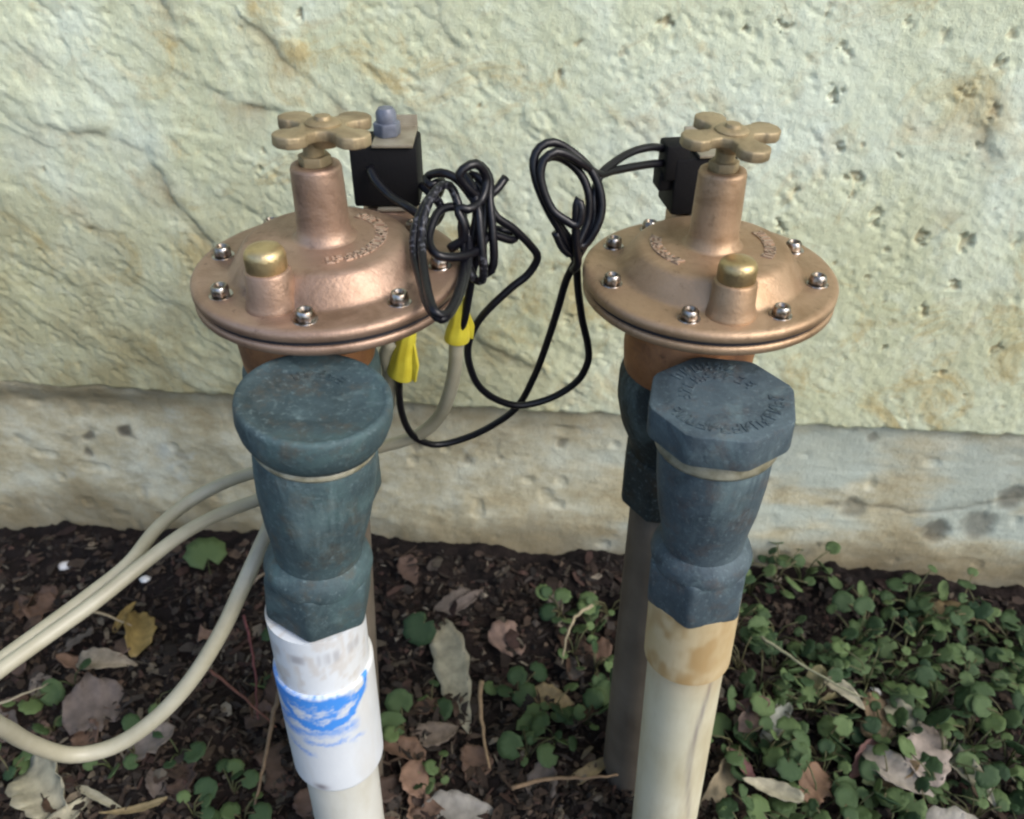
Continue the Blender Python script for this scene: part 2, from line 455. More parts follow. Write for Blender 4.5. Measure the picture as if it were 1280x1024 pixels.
for px_, py_, r_ in [(1054, 59, 6), (1041, 112, 6.5), (1133, 26, 5), (1180, 38, 4), (1237, 133, 5), (1207, 112, 5), (1045, 180, 4.5), (1062, 240, 4), (1093, 266, 7), (1148, 291, 5), (973, 278, 6), (995, 231, 4), (1066, 219, 6), (1203, 296, 7),
                     (927, 32, 4), (976, 29, 5), (1120, 190, 3), (1245, 75, 4), (1262, 40, 4), (1190, 350, 5), (1080, 340, 4), (1215, 180, 4), (1010, 340, 4), (1150, 380, 5), (1262, 300, 4), (1100, 430, 4), (1240, 430, 5), (1170, 460, 4),
                     (780, 60, 4), (830, 24, 4), (700, 90, 3), (668, 432, 4), (690, 420, 3), (640, 350, 3), (655, 365, 3), (620, 340, 3), (710, 395, 3), (585, 40, 3), (600, 130, 3), (380, 15, 4), (305, 30, 3), (330, 205, 3), (120, 280, 3), (60, 310, 3)]:
    x_, z_ = wall_xz(px_, py_)
    PITS.append((x_, z_, r_ * random.uniform(0.00055, 0.00095), r_ * random.uniform(0.0003, 0.0006), R(random.uniform(-85, -25)), random.uniform(0.5, 1.15) * (0.00036 * r_ + 0.0005)))
for k in range(300):
    x_ = random.uniform(-0.40, 0.55); z_ = random.uniform(0.145, 0.55)
    if random.random() > 0.14 + 0.86 * float(sstep(-0.04, 0.12, x_)): continue
    r_ = random.uniform(1.2, 3.6) ** 1.0
    PITS.append((x_, z_, r_ * 0.00062, r_ * 0.0004, R(random.uniform(-75, -25)), 0.00028 * r_ + 0.0003))
def stucco_field(X, Z):
    near = sstep(0.9, 0.5, np.abs(X)) * sstep(0.8, 0.5, Z)
    ca, sa = math.cos(R(-40)), math.sin(R(-40))
    U = X * ca + Z * sa; V = -X * sa + Z * ca
    wx = (fbm(X * 16, Z * 16, 61, 3) - 0.5) * 0.03; wz = (fbm(X * 16, Z * 16, 67, 3) - 0.5) * 0.03
    right = sstep(-0.02, 0.12, X + (fbm(X * 8, Z * 8, 71, 2) - 0.5) * 0.12)
    h = 0.0022 * (fbm(X * 9, Z * 9, 1, 3) - 0.5)
    # lapping coats of plaster
    lap = fbm((U + wx) * 11, (V + wz) * 24, 13, 3)
    h = h + (0.0006 * sstep(0.47, 0.50, lap) + 0.0005 * sstep(0.60, 0.63, lap)) * (1 - 0.9 * right)
    # trowel strokes and sand grain
    h = h + 0.0003 * (fbm((U + wx) * 40, (V + wz) * 140, 23, 3) - 0.5) * (1 - 0.5 * right)
    h = h + 0.0004 * (fbm((U + wx * 0.5) * 120, (V + wz * 0.5) * 380, 29, 2) - 0.5)
    h = h - 0.0007 * sstep(0.62, 0.78, fbm((U + wx * 0.3) * 190, (V + wz * 0.3) * 330, 31, 2)) * (0.35 + 0.65 * sstep(0.45, 0.6, fbm(X * 17, Z * 17, 35, 2)))
    h = h + 0.0007 * (fbm(X * 260, Z * 230, 33, 2) - 0.5)
    h = h + 0.0004 * (fbm(X * 75, Z * 75, 59, 3) - 0.5) * (0.5 + 0.8 * right)
    pitd = 0 * X
    for px_, pz_, ra, rb_, an, dp_ in PITS:
        w = (np.abs(X - px_) < 2.2 * ra) & (np.abs(Z - pz_) < 2.2 * ra)
        if not w.any(): continue
        xx = X[w] - px_ + (vnoise(X[w] * 480, Z[w] * 480, 7) - 0.5) * ra * 1.5; zz = Z[w] - pz_ + (vnoise(X[w] * 480, Z[w] * 480, 9) - 0.5) * ra * 1.5
        e = ((xx * math.cos(an) + zz * math.sin(an)) / ra) ** 2 + ((-xx * math.sin(an) + zz * math.cos(an)) / rb_) ** 2
        g = sstep(1.35, 0.35, e)
        h[w] -= dp_ * g; pitd[w] = np.maximum(pitd[w], g)
    # broken rough patch low in the middle
    cx, cz = wall_xz(690, 430)
    rg = np.exp(-(((X - cx) / 0.06) ** 2 + ((Z - cz) / 0.035) ** 2))
    h = h + rg * 0.004 * (fbm(X * 60, Z * 60, 73, 4, 0.65) - 0.55)
    stain = 0.6 * sstep(0.35, 1.0, pitd)      # brown tone in the deeper parts of the pits
    jit = (fbm(X * 70, Z * 70, 79, 2) - 0.5) * 0.006
    for pts, s in LAPS:
        d, sd_ = seg_dist(X + jit, Z + jit, pts)
        up = sd_ > 0
        s = s * (0.35 + 1.0 * sstep(0.35, 0.65, fbm(X * 45, Z * 45, 89, 2)))
        h = h + s * np.where(up, 0.0020 * np.exp(-d / 0.016) * (1 - 0.95 * np.exp(-d / 0.0034)), -0.0003 * np.exp(-d / 0.006))
        stain = np.maximum(stain, s * np.where(up, 0.35 * np.exp(-d / 0.006), 0.6 * np.exp(-d / 0.010)))
    h = h * near
    dirt_shade = sstep(0.33, 0.15, Z + (fbm(X * 12, Z * 12, 83, 3) - 0.5) * 0.12) * (0.16 + 0.74 * sstep(0.10, -0.1, X))  # tan dirt, plus the lower-left light fall-off put into the colour
    return h, stain, dirt_shade
def stucco_fn(X, Zi):
    zl = ledge_z(X)
    k = sstep(0.16, 0.1345, Zi)
    Z = Zi + (zl - 0.1345) * k
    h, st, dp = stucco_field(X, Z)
    soft = sstep(-0.17, -0.30, X)            # the coat feathers out at this end
    edge = np.clip((Z - zl) / 0.004, 0, 1)
    Y = -(h + 0.0065) + 0.0035 * (1 - np.sqrt(edge * (2 - edge))) * (1 + soft)
    back = Zi < 0.1340                        # the last row folds back under the coat
    Y = np.where(back, 0.012, Y); Z = np.where(back, zl + 0.0005, Z)
    return np.stack([X, Y, Z], -1), {'stain': st, 'dirt_shade': dp}
xs = np.unique(np.concatenate([np.linspace(-3, -0.6, 12), np.arange(-0.6, -0.44, 0.006), np.arange(-0.44, 0.42, 0.00115), np.arange(0.42, 0.6, 0.006), np.linspace(0.6, 3, 12)]))
zs = np.concatenate([[0.1330], np.arange(0.1345, 0.42, 0.00115), np.arange(0.425, 0.6, 0.006), np.linspace(0.62, 2.6, 12)])
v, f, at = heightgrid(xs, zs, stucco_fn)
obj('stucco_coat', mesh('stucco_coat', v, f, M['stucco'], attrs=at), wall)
SPOTS = [((158, 540), 0.006, 0.9), ((112, 545), 0.004, 0.7), ((112, 566), 0.004, 0.7), ((1170, 665), 0.010, 0.75), ((1222, 658), 0.012, 0.6), ((1065, 635), 0.009, 0.5),
         ((1265, 622), 0.010, 0.7), ((700, 555), 0.004, 0.6), ((225, 570), 0.005, 0.4), ((1090, 548), 0.004, 0.5), ((585, 575), 0.004, 0.5), ((625, 573), 0.003, 0.4), ((520, 560), 0.004, 0.6)]
SPOTS = [(wall_xz(*p), r, s) for p, r, s in SPOTS]
SEAM = [wall_xz(*p) for p in [(1035, 630), (1080, 632), (1130, 640), (1180, 640), (1240, 628), (1300, 622)]]
def found_fn(X, Z):
    near = sstep(0.9, 0.5, np.abs(X))
    right = sstep(-0.05, 0.15, X)
    h = 0.004 * (fbm(X * 10, Z * 12, 101, 3) - 0.5)
    h = h + 0.0016 * (fbm(X * 25, Z * 240, 103, 3) - 0.5) * 0.4 * (0.15 + 0.7 * right)      # brushed courses
    h = h + 0.0018 * (fbm(X * 50, Z * 60, 107, 4, 0.6) - 0.5) * (1.15 - 0.5 * right)
    lump = fbm(X * 26, Z * 30, 109, 2)
    h = h + 0.0008 * sstep(0.46, 0.66, lump) * (1 - 0.6 * right)
    h = h - 0.0012 * sstep(0.84, 0.97, vnoise(X * 85, Z * 85, 113))
    st = 0 * X
    jx = X + (fbm(X * 120, Z * 120, 127, 2) - 0.5) * 0.006; jz = Z + (fbm(X * 120, Z * 120, 131, 2) - 0.5) * 0.006
    for (sx, sz), r, s in SPOTS:
        g = sstep(1.5, 0.2, ((jx - sx) / r) ** 2 + ((jz - sz) / (r * 1.1)) ** 2)
        st = np.maximum(st, s * g); h = h - 0.0018 * g * s
    d, _ = seg_dist(jx, jz, SEAM)
    st = np.maximum(st, 0.45 * np.exp(-d / 0.0022)); h = h - 0.0012 * np.exp(-d / 0.002)
    dirt_shade = np.maximum(sstep(0.045, 0.0, Z + (fbm(X * 20, Z * 20, 137, 3) - 0.5) * 0.05) * 0.95,
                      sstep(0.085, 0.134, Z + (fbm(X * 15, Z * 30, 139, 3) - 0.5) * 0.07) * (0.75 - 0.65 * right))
    fillet = sstep(0.118, 0.137, Z) * sstep(-0.17, -0.30, X) * 0.006
    return np.stack([X, -(h * near) - fillet, Z], -1), {'stain': st, 'dirt_shade': dirt_shade, 'pale': right * sstep(0.3, 0.65, fbm(X * 18, Z * 45, 149, 4))}
zs = np.concatenate([np.linspace(-0.3, -0.06, 3), np.arange(-0.055, 0.141, 0.0014)])
xs = np.unique(np.concatenate([np.linspace(-3, -0.6, 12), np.arange(-0.6, -0.47, 0.006), np.arange(-0.47, 0.45, 0.0014), np.arange(0.45, 0.6, 0.006), np.linspace(0.6, 3, 12)]))
v, f, at = heightgrid(xs, zs, found_fn)
obj('foundation', mesh('foundation', v, f, M['foundation'], attrs=at), wall)

# ------------------------------------------------------------------ valves
def glyphs(n, r, a0, a1, h, z, hgt, seed, wid=0.0005):
    """an arc of raised, worn, unreadable characters"""
    rr = random.Random(seed); parts = []
    for k in range(n):
        a = R(a0 + (a1 - a0) * k / max(n - 1, 1))
        mt = Matrix.Translation((r * math.cos(a), r * math.sin(a), z)) @ Matrix.Rotation(a + math.pi / 2, 4, 'Z')
        w = h * 0.55
        strokes = [((-w / 2, -h / 2), (-w / 2, h / 2)), ((w / 2, -h / 2), (w / 2, h / 2)), ((-w / 2, h / 2), (w / 2, h / 2)),
                   ((-w / 2, 0), (w / 2, 0)), ((-w / 2, -h / 2), (w / 2, -h / 2)), ((-w / 2, -h / 2), (w / 2, h / 2))]
        for (x0, y0), (x1, y1) in rr.sample(strokes, 3):
            L = math.hypot(x1 - x0, y1 - y0); ang = math.atan2(y1 - y0, x1 - x0)
            m2 = mt @ Matrix.Translation(((x0 + x1) / 2, (y0 + y1) / 2, 0)) @ Matrix.Rotation(ang, 4, 'Z')
            parts.append(box(L + wid, wid * 1.6, 0, hgt, 0, m2))
    return join(parts)
def handle_outline(rl=0.0205, hub=0.0075, lobe=0.0062):
    pts = []
    for k in range(4):
        a = math.pi / 2 * k
        c = rl - lobe
        loc = [(hub * 0.92, -0.0042), (c * 0.76, -0.0045)]
        for j in range(7):
            t = -2.0 + 4.0 * j / 6
            loc.append((c + lobe * 0.9 * math.cos(t), lobe * math.sin(t)))
        loc += [(c * 0.76, 0.0045), (hub * 0.92, 0.0042)]
        for x, y in loc:
            pts.append((x * math.cos(a) - y * math.sin(a), x * math.sin(a) + y * math.cos(a)))
    return pts
SCREW = mesh('screw', *join([
    lathe([(0, 0.0006), (0.0046, 0.0006), (0.0049, 0.0002), (0.0049, 0), (0, 0)], 20),
    prism(ngon(6, 0.0039), 0.0005, 0.0034, 0.0005, 2),
    lathe([(0, 0.0030), (0.0014, 0.0031), (0.0022, 0.0046), (0.0029, 0.0046), (0.0034, 0.0040), (0.0036, 0.0032)], 20)]), M['zinc'], autosmooth=40)

def valve(c, z0, axis_top, axis_low, P):
    """c: bonnet centre (x,y); z0: flange top height; the outlet stands on the axis axis_top -> axis_low"""
    root = empty('irrigation_valve', (c[0], c[1], 0), P['label'], 'valve', 'bronze irrigation valves in front of the wall')
    L = lambda p: Vector((p[0] - c[0], p[1] - c[1], p[2]))
    T0 = Matrix.Translation((0, 0, z0))
    RB = P['rb']; s = RB / 0.05
    bz = P['bronze']
    bon = obj('bonnet', mesh('bonnet', *lathe([(0, 0.0106), (0.013, 0.0108), (0.0262, 0.0104), (0.0284, 0.0098), (0.0298, 0.0086), (0.0342, 0.0022), (0.0352, 0.0008), (0.0366, 0.0), (0.0470 * s, -0.0001),
        (0.0490 * s, -0.0005), (0.05 * s, -0.0016), (0.05 * s, -0.0040), (0.0488 * s, -0.0047), (0, -0.0047)][::-1], 96, T0), bz), root)
    obj('gasket', mesh('gasket', *lathe([(0, -0.0061), (0.0486 * s, -0.0061), (0.0486 * s, -0.0046), (0, -0.0046)], 96, T0), M['gasket'], autosmooth=40), root)
    obj('lower_flange', mesh('lower_flange', *lathe([(0, -0.026), (0.022, -0.026), (0.027, -0.022), (0.034, -0.0140), (0.043, -0.0110), (0.0485 * s, -0.0098), (0.0497 * s, -0.0086), (0.0497 * s, -0.0066), (0.0490 * s, -0.0060), (0, -0.0060)], 96, T0), bz), root)
    tw = obj('stem_tower', mesh('stem_tower', *lathe([(0, 0.0098), (0.0150, 0.0101), (0.0118, 0.0107), (0.0101, 0.0118), (0.0093, 0.016), (0.0090, 0.030), (0.0088, P['tower'] - 0.0016), (0.0084, P['tower'] - 0.0004), (0.0074, P['tower']), (0.0056, P['tower']), (0.0054, P['tower'] - 0.002), (0, P['tower'] - 0.002)], 48, T0), bz), root)
    obj('packing_nut', mesh('packing_nut', *prism(ngon(6, 0.0058), P['tower'] - 0.002, P['tower'] + 0.0032, 0.0005, 2, T0), M['brass_dull'], autosmooth=40), tw)
    hz = z0 + P['handle_z']
    hm = Matrix.Translation((P['handle_off'][0], P['handle_off'][1], hz)) @ Matrix.Rotation(P['handle_tilt'][0], 4, 'X') @ Matrix.Rotation(P['handle_tilt'][1], 4, 'Y') @ Matrix.Rotation(P['handle_rot'], 4, 'Z')
    hd = obj('handle', mesh('handle', *prism(handle_outline(), -0.0020, 0.0020, 0.0007, 2, hm), M['brass_dull'], autosmooth=60), root)
    obj('hub', mesh('hub', *lathe([(0, -0.0052), (0.0042, -0.0052), (0.0060, -0.0022), (0.0060, 0.0026), (0.0050, 0.0034), (0.0030, 0.0036), (0.0026, 0.0048), (0, 0.0050)], 32, hm), M['brass_dull'], autosmooth=50), hd)
    obj('stem', mesh('stem', *lathe([(0, P['tower'] - 0.004), (0.0036, P['tower'] - 0.004), (0.0036, P['handle_z'] - 0.003), (0, P['handle_z'] - 0.003)], 24, T0), M['brass_dull'], autosmooth=40), root)
    # bleed port with its knurled screw
    bx, by = P['bleed']
    d = Vector((bx, by, 0)).normalized()
    bt = Matrix.Translation((bx, by, z0))
    port = obj('bleed_port', mesh('bleed_port', *lathe([(0, -0.002), (0.0098, -0.002), (0.0090, 0.0012), (0.0081, 0.0040), (0.0077, 0.0125), (0.0070, 0.0134), (0, 0.0134)], 40, bt), bz), root)
    kn = []
    prof = [(0, 0.0128), (0.0064, 0.0128), (0.0066, 0.0136), (0.0067, 0.0178), (0.0064, 0.0196), (0.0055, 0.0207), (0.0034, 0.0213), (0.0014, 0.0215), (0, 0.0215)]
    v, f = lathe(prof, 64)
    for i, p in enumerate(v):
        r = math.hypot(p.x, p.y)
        if r > 0.0062 and 0.013 < p.z < 0.019:
            k = 1 + 0.022 * (1 if (round(math.atan2(p.y, p.x) / (2 * math.pi) * 64) % 2) else -1); p.x *= k; p.y *= k
    obj('bleed_screw', mesh('bleed_screw', [bt @ p for p in v], f, M['brass'], autosmooth=50), port)
    web_ang = math.atan2(by, bx) + math.pi
    # screws
    for k in range(8):
        a = R(P['phase'] + 45 * k + P['jit'][k % len(P['jit'])])
        o = obj('screw', SCREW, root, (0.0415 * s * math.cos(a), 0.0415 * s * math.sin(a), z0 - 0.0003))
        o.scale = (0.88, 0.88, 0.88)
        o.rotation_euler = (random.uniform(-0.05, 0.05), random.uniform(-0.05, 0.05), random.uniform(0, 1))
    for seed, n, a0, a1, rr_ in P['letters']:
        g = glyphs(n, rr_, a0, a1, 0.0036, z0 + 0.0103, 0.0008, seed, 0.00055)
        obj('raised_lettering', mesh('raised_lettering', *g, M['bronze_worn'], smooth=False), root)
    # bronze bowl below the flange, inlet, bridge
    ix, iy = P['inlet'][0] - c[0], P['inlet'][1] - c[1]
    it = Matrix.Translation((ix, iy, 0))
    obj('body', mesh('body', *lathe([(0, z0 - 0.058), (0.0195, z0 - 0.058), (0.0225, z0 - 0.050), (0.0255, z0 - 0.040), (0.0262, z0 - 0.030), (0.0245, z0 - 0.022), (0.020, z0 - 0.014), (0, z0 - 0.012)], 48, it), M['bronze_body']), root)
    zi = z0 - 0.050
    obj('inlet_coupling', mesh('inlet_coupling', *join([
        lathe([(0, zi - 0.034), (0.0195, zi - 0.034), (0.0205, zi - 0.028), (0.0246, zi - 0.018), (0.0270, zi - 0.006), (0.0268, zi + 0.005), (0.0240, zi + 0.014), (0.018, zi + 0.018), (0, zi + 0.018)], 40, it),
        prism(ngon(8, 0.0226, 0.2), zi - 0.062, zi - 0.033, 0.0022, 3, it)]), P['inlet_mat'], autosmooth=35), root)
    zlow = -0.06
    obj('supply_pipe', mesh('supply_pipe', *lathe([(0, zi - 0.055), (0.0167, zi - 0.055)] + [(0.0167, zi - 0.055 + (zlow - zi + 0.055) * k / 10) for k in range(1, 11)], 40, align((ix, iy, 0), (ix, iy, 1)) @ Matrix.Translation((0, 0, 0)) if not P['pipe_lean'] else it @ Matrix.Translation((0, 0, zi - 0.05)) @ Matrix.Rotation(math.atan2(-P['pipe_lean'], 0.22), 4, 'Y') @ Matrix.Translation((0, 0, 0.05 - zi))), M['pvc_grey']), root)
    # outlet, all along one slightly leaning axis
    A, B = L(axis_top), L(axis_low)
    am = align(A, A * 2 - B)       # +Z up along the axis, origin at the cap top
    up = (A - B).normalized()
    q0 = A - up * P['cap_h'] - up * 0.016
    b0 = Vector((ix, iy, q0.z - 0.002))
    br = tube([b0 + (q0 - b0) * (k / 8) for k in range(9)], [0.0195 - 0.003 * math.sin(math.pi * k / 8) for k in range(9)], 28)
    obj('bridge', mesh('bridge', *br, P['patina']), root)
    ph = -P['cap_h']
    yb = P['y_hex_top'] ; yc = P['y_hex_bot']; yd = P['y_adapt']; ye = P['y_coup']      # distances below the cap top
    ob = obj('vent_body', mesh('vent_body', *lathe([(0, -yb - 0.002), (0.0160, -yb - 0.002), (0.0160, -yb + 0.004), (0.0170, -yb + 0.012), (0.0188, -yb + 0.022), (0.0203, ph - 0.022), (0.0207, ph - 0.012), (0.0207, ph - 0.005), (0.0198, ph - 0.0025), (0.0180, ph + 0.001), (0, ph + 0.001)], 56, am), P['patina']), root)
    obj('sealant_ring', mesh('sealant_ring', *lathe([(0.0170, ph - P['ring']), (P['ring_r'] - 0.0008, ph - P['ring']), (P['ring_r'], ph - P['ring'] + 0.0014), (P['ring_r'] - 0.0004, ph - 0.0002), (0.0170, ph + 0.0004)], 48, am), M['sealant']), ob)
    if P['cap'] == 'octagon':
        cm = am @ Matrix.Rotation(R(10), 4, 'Z')
        cv, cf = prism([p for k in range(8) for p in (lambda a, r: [(r * math.cos(a - 0.06), r * math.sin(a - 0.06)), (r * math.cos(a + 0.06), r * math.sin(a + 0.06))])(math.pi / 4 * k, P['cap_r'] * 1.01)], -P['cap_h'], 0, 0.0011, 2, cm)
        cap = obj('vent_cap', mesh('vent_cap', cv, cf, P['patina'], autosmooth=32), root)
        g = join([glyphs(6, 0.0185, 60, 125, 0.0038, 0.0, 0.00035, 5, 0.0006), glyphs(9, 0.0125, 20, 170, 0.0036, 0.0, 0.00035, 6, 0.0006), glyphs(14, 0.0185, 195, 345, 0.0040, 0.0, 0.00035, 8, 0.0006)])
        g = ([cm @ p for p in g[0]], g[1])
        obj('raised_lettering', mesh('cap_lettering', *g, P['patina'], smooth=False), cap)
    else:
        r = P['cap_r']
        cap = obj('vent_cap', mesh('vent_cap', *lathe([(0, -P['cap_h']), (r * 0.80, -P['cap_h']), (r * 0.87, -P['cap_h'] + 0.0012), (r * 0.955, -P['cap_h'] + 0.005), (r, -0.0070), (r * 1.0, -0.0022), (r * 0.99, -0.0009), (r * 0.965, -0.0002), (r * 0.93, 0.0), (r * 0.89, -0.0003), (r * 0.86, -0.0008), (r * 0.4, -0.0008), (0, -0.0006)], 72, am), P['patina']), root)
        g = glyphs(5, 0.0125, 55, 125, 0.0032, -0.0008, 0.0003, 16, 0.0007)
        obj('raised_lettering', mesh('cap_lettering', [am @ p for p in g[0]], g[1], P['patina'], smooth=False), cap)
    # hexagonal foot of the outlet
    hx = am @ Matrix.Rotation(P['hex_rot'], 4, 'Z')
    hv = join([prism(ngon(6, 0.0213), -yc, -yb - 0.004, 0.0022, 3, hx), lathe([(0, -yb - 0.006), (0.0196, -yb - 0.006), (0.0200, -yb - 0.003), (0.0186, -yb + 0.001), (0.0150, -yb + 0.004), (0, -yb + 0.004)], 40, am)])
    obj('outlet_nut', mesh('outlet_nut', *hv, P['patina'], autosmooth=35), root)
    # plastic adapter, coupling, pipe
    a2 = am
    if P.get('axis2'):
        A2, B2 = L(P['axis2'][0]), L(P['axis2'][1]); a2 = align(A2, A2 * 2 - B2)
    def plastic(prof, seg=96):
        v, f = lathe(prof, seg)
        zz = np.array([p.z for p in v]); th = np.degrees(np.arctan2([p.y for p in v], [p.x for p in v]))
        th = (th + 90 + 180) % 360 - 180       # 0 faces the camera, + to the right
        return v, f, th, zz
    def lin(r, za, zb, n): return [(r, za + (zb - za) * k / n) for k in range(n + 1)]
    pts = [(0, -yd - 0.001)] + lin(P['adapt_r'] * 0.985, -yd - 0.001, -yc + 0.002, 30) + [(0, -yc + 0.002)]
    v, f, th, zz = plastic(pts)
    pr = np.zeros(len(v)); ru = np.zeros(len(v))
    if P['marks']:
        mid = -yc - 0.0085
        for (a0, w, hh, s_) in [(-60, 5, 0.004, .5), (-48, 10, 0.003, .45), (-14, 9, 0.0026, .9), (12, 3, 0.0034, .45), (22, 4, 0.0036, .6), (32, 5, 0.0036, .7), (52, 6, 0.003, .55), (62, 5, 0.003, .6)]:
            pr = np.maximum(pr, s_ * np.exp(-(((th - a0) / w) ** 4 + ((zz - mid) / hh) ** 4)))
        pr *= 0.65
        ru = 0.30 * sstep(0.45, 0.7, fbm(th / 22, zz * 60, 6, 3)) * sstep(-20, -70, th) + 0.25 * sstep(0.5, 0.7, fbm(th / 9, zz * 160, 12, 3))
    else:
        ru = 0.85 * sstep(0.36, 0.62, fbm(th / 30, zz * 70, 3, 3)) * sstep(80, -20, th)
    ad = obj('threaded_adapter', mesh('threaded_adapter', [a2 @ p for p in v], f, P['pvc2'], attrs={'ink': 0 * pr, 'print': pr, 'rust': ru}, autosmooth=45), root)
    if P['coupling']:
        rc = 0.0203
        v, f, th, zz = plastic([(0, -ye)] + [(rc - 0.0012, -ye), (rc - 0.0003, -ye + 0.0006)] + lin(rc, -ye + 0.0014, -yd - 0.0012, 70) + [(rc - 0.0006, -yd - 0.0004), (0, -yd)], 160)
        ink = np.zeros(len(v)); pr = np.zeros(len(v))
        jt = (fbm(th / 9, zz * 500, 4, 3, 0.7) - 0.5) * 1.5
        zt = zz + yd                                  # 0 at the coupling's top, negative downwards
        def stroke(fn, w, s_, a, b):
            global_m = np.exp(-((zt - fn(th) + jt * 0.004) / (w * 1.1)) ** 2) * sstep(a - 12, a + 4, th) * sstep(b + 12, b - 4, th)
            return s_ * global_m * (0.55 + 1.3 * fbm(th / 7, zz * 900, 8, 3, 0.7))
        t = lambda q: q / 60.0
        for fn, w, s_, a, b in [
            (lambda q: -0.0045 - 0.0012 * t(q), 0.0028, 1.2, -75, 35),
            (lambda q: -0.0090 + 0.0025 * t(q) ** 2, 0.0018, 0.9, -60, 60),
            (lambda q: -0.0205 + 0.0115 * (t(q - 8)) ** 2 + 0.006 * np.clip(t(q), 0, 2) ** 3, 0.0020, 1.7, -62, 66),
            (lambda q: -0.0150 + 0.006 * t(q), 0.0022, 0.8, -70, 20),
            (lambda q: -0.0255 + 0.002 * t(q), 0.0026, 0.55, -60, 40),
            (lambda q: -0.0330 + 0.006 * t(q + 5) ** 2, 0.0012, 0.5, -20, 25),
            (lambda q: -0.0430 - 0.006 * t(q), 0.0013, 0.6, -45, -18),
            (lambda q: -0.0350 + 0 * q, 0.0010, 0.5, 38, 46)]:
            ink = np.maximum(ink, stroke(fn, w, s_, a, b))
        pr = np.maximum(pr, 0.9 * np.exp(-(((th + 12) / 9) ** 2 + ((zt + ye - yd - 0.004) / 0.0022) ** 2)))
        obj('coupling', mesh('coupling', [a2 @ p for p in v], f, P['pvc'], attrs={'ink': np.clip(ink, 0, 0.92), 'print': pr, 'rust': 0 * pr}, autosmooth=45), root)
    v, f, th, zz = plastic([(0, -0.36)] + lin(0.0167, -0.36, -yd + 0.004, 60) + [(0, -yd + 0.004)], 64)
    pr = np.zeros(len(v)); ru = np.zeros(len(v))
    if not P['coupling']:
        pr = 0.75 * np.exp(-(((th - 24 - 10 * np.sin(zz * 40)) / 4) ** 2)) * sstep(-0.36, -0.15, zz)
        ru = 0.35 * sstep(-yd - 0.02, -yd, zz)
    obj('outlet_pipe', mesh('outlet_pipe', [a2 @ p for p in v], f, P['pvc3'], attrs={'ink': 0 * pr, 'print': pr, 'rust': ru}, autosmooth=45), root)
    # solenoid
    sx, sy, sz, srot = P['sol']
    sm = Matrix.Translation((sx - c[0], sy - c[1], 0)) @ Matrix.Rotation(srot, 4, 'Z')
    base = Vector((sx - c[0], sy - c[1], 0))
    n_ = base.normalized()
    arm = tube([n_ * 0.030 + Vector((0, 0, z0 - 0.0065)), n_ * 0.045 + Vector((0, 0, z0 - 0.0065)), base + Vector((0, 0, z0 - 0.0068))], 0.0052, 16)
    obj('solenoid_seat', mesh('solenoid_seat', *join([arm, lathe([(0, z0 - 0.016), (0.0095, z0 - 0.016), (0.0115, z0 - 0.010), (0.0115, sz - 0.003), (0.0105, sz - 0.0015), (0, sz - 0.0015)], 32, sm)]), bz), root)
    so = obj('solenoid', mesh('solenoid', *box(0.0265, 0.021, sz, sz + 0.0245, 0.0012, sm), M['coil'], autosmooth=40), root)
    t = 0.0014
    brk = join([box(0.016, t, sz - 0.0014, sz + 0.0305, 0.0003, sm @ Matrix.Translation((0.004, 0.0114, 0))), box(0.016, 0.0236, sz + 0.0248, sz + 0.0262, 0.0003, sm @ Matrix.Translation((0.004, 0, 0))), box(0.016, 0.0236, sz - 0.0014, sz - 0.0002, 0.0003, sm @ Matrix.Translation((0.004, 0, 0)))])
    obj('bracket', mesh('bracket', *brk, M['bracket'], autosmooth=40), so)
    if P['nut']:
        nm = sm @ Matrix.Translation((0.001, 0, 0))
        obj('retaining_nut', mesh('retaining_nut', *join([prism(ngon(6, 0.0056, 0.3), sz + 0.0262, sz + 0.0315, 0.0006, 2, nm), lathe([(0, sz + 0.031), (0.0041, sz + 0.031), (0.0041, sz + 0.0350), (0.0030, sz + 0.0368), (0, sz + 0.0372)], 24, nm)]), M['greyp'], autosmooth=40), so)
    else:
        cl = join([box(0.010, 0.012, sz + 0.0150, sz + 0.0300, 0.0012, sm @ Matrix.Translation((-0.0125, -0.004, 0)) ), box(0.006, 0.010, sz + 0.010, sz + 0.018, 0.001, sm @ Matrix.Translation((-0.016, -0.003, 0)))])
        obj('wire_grommet', mesh('wire_grommet', *cl, M['coil'], autosmooth=40), so)
    return root

cl = at_d(411, 329, 0.3210)
cr = at_d(886, 336, 0.3430)
# heights below the cap top along the outlet axis come from the photo
VL = valve((cl.x, cl.y), cl.z, (-0.0632, 0.2300, 0.3185), (-0.0728, 0.2325, 0.235), dict(inlet_mat=M['patina_l'], ring=0.0032, ring_r=0.0208, pipe_lean=-0.0125, axis2=((-0.0737, 0.2285, 0.3165), (-0.0815, 0.2375, 0.05)),
    label='reddish bronze valve on the white pipe scribbled with blue marker', rb=0.0490, bronze=M['bronze_red'], patina=M['patina_l'], tower=0.0375,
    handle_z=0.0488, handle_off=(0.0042, 0.0), handle_tilt=(R(-2), R(2)), handle_rot=R(52), bleed=(-0.0135, -0.0305), phase=-3, jit=(0, 3, 0, 0, -6, -6, 2, 3),
    letters=[(1, 11, -75, 10, 0.0200), (2, 5, 20, 60, 0.0205)], inlet=(-0.0795, cl.y + 0.002), cap='round', cap_r=0.0252, cap_h=0.0165,
    y_hex_top=0.0735, y_hex_bot=0.1005, y_adapt=0.1305, y_coup=0.2015, hex_rot=R(30), adapt_r=0.0192, marks=True, coupling=True, pvc=M['pvc_white'], pvc2=M['pvc_white'], pvc3=M['pvc_cream'],
    sol=(-0.0505, 0.3475, cl.z + 0.002, 0.0), nut=True))
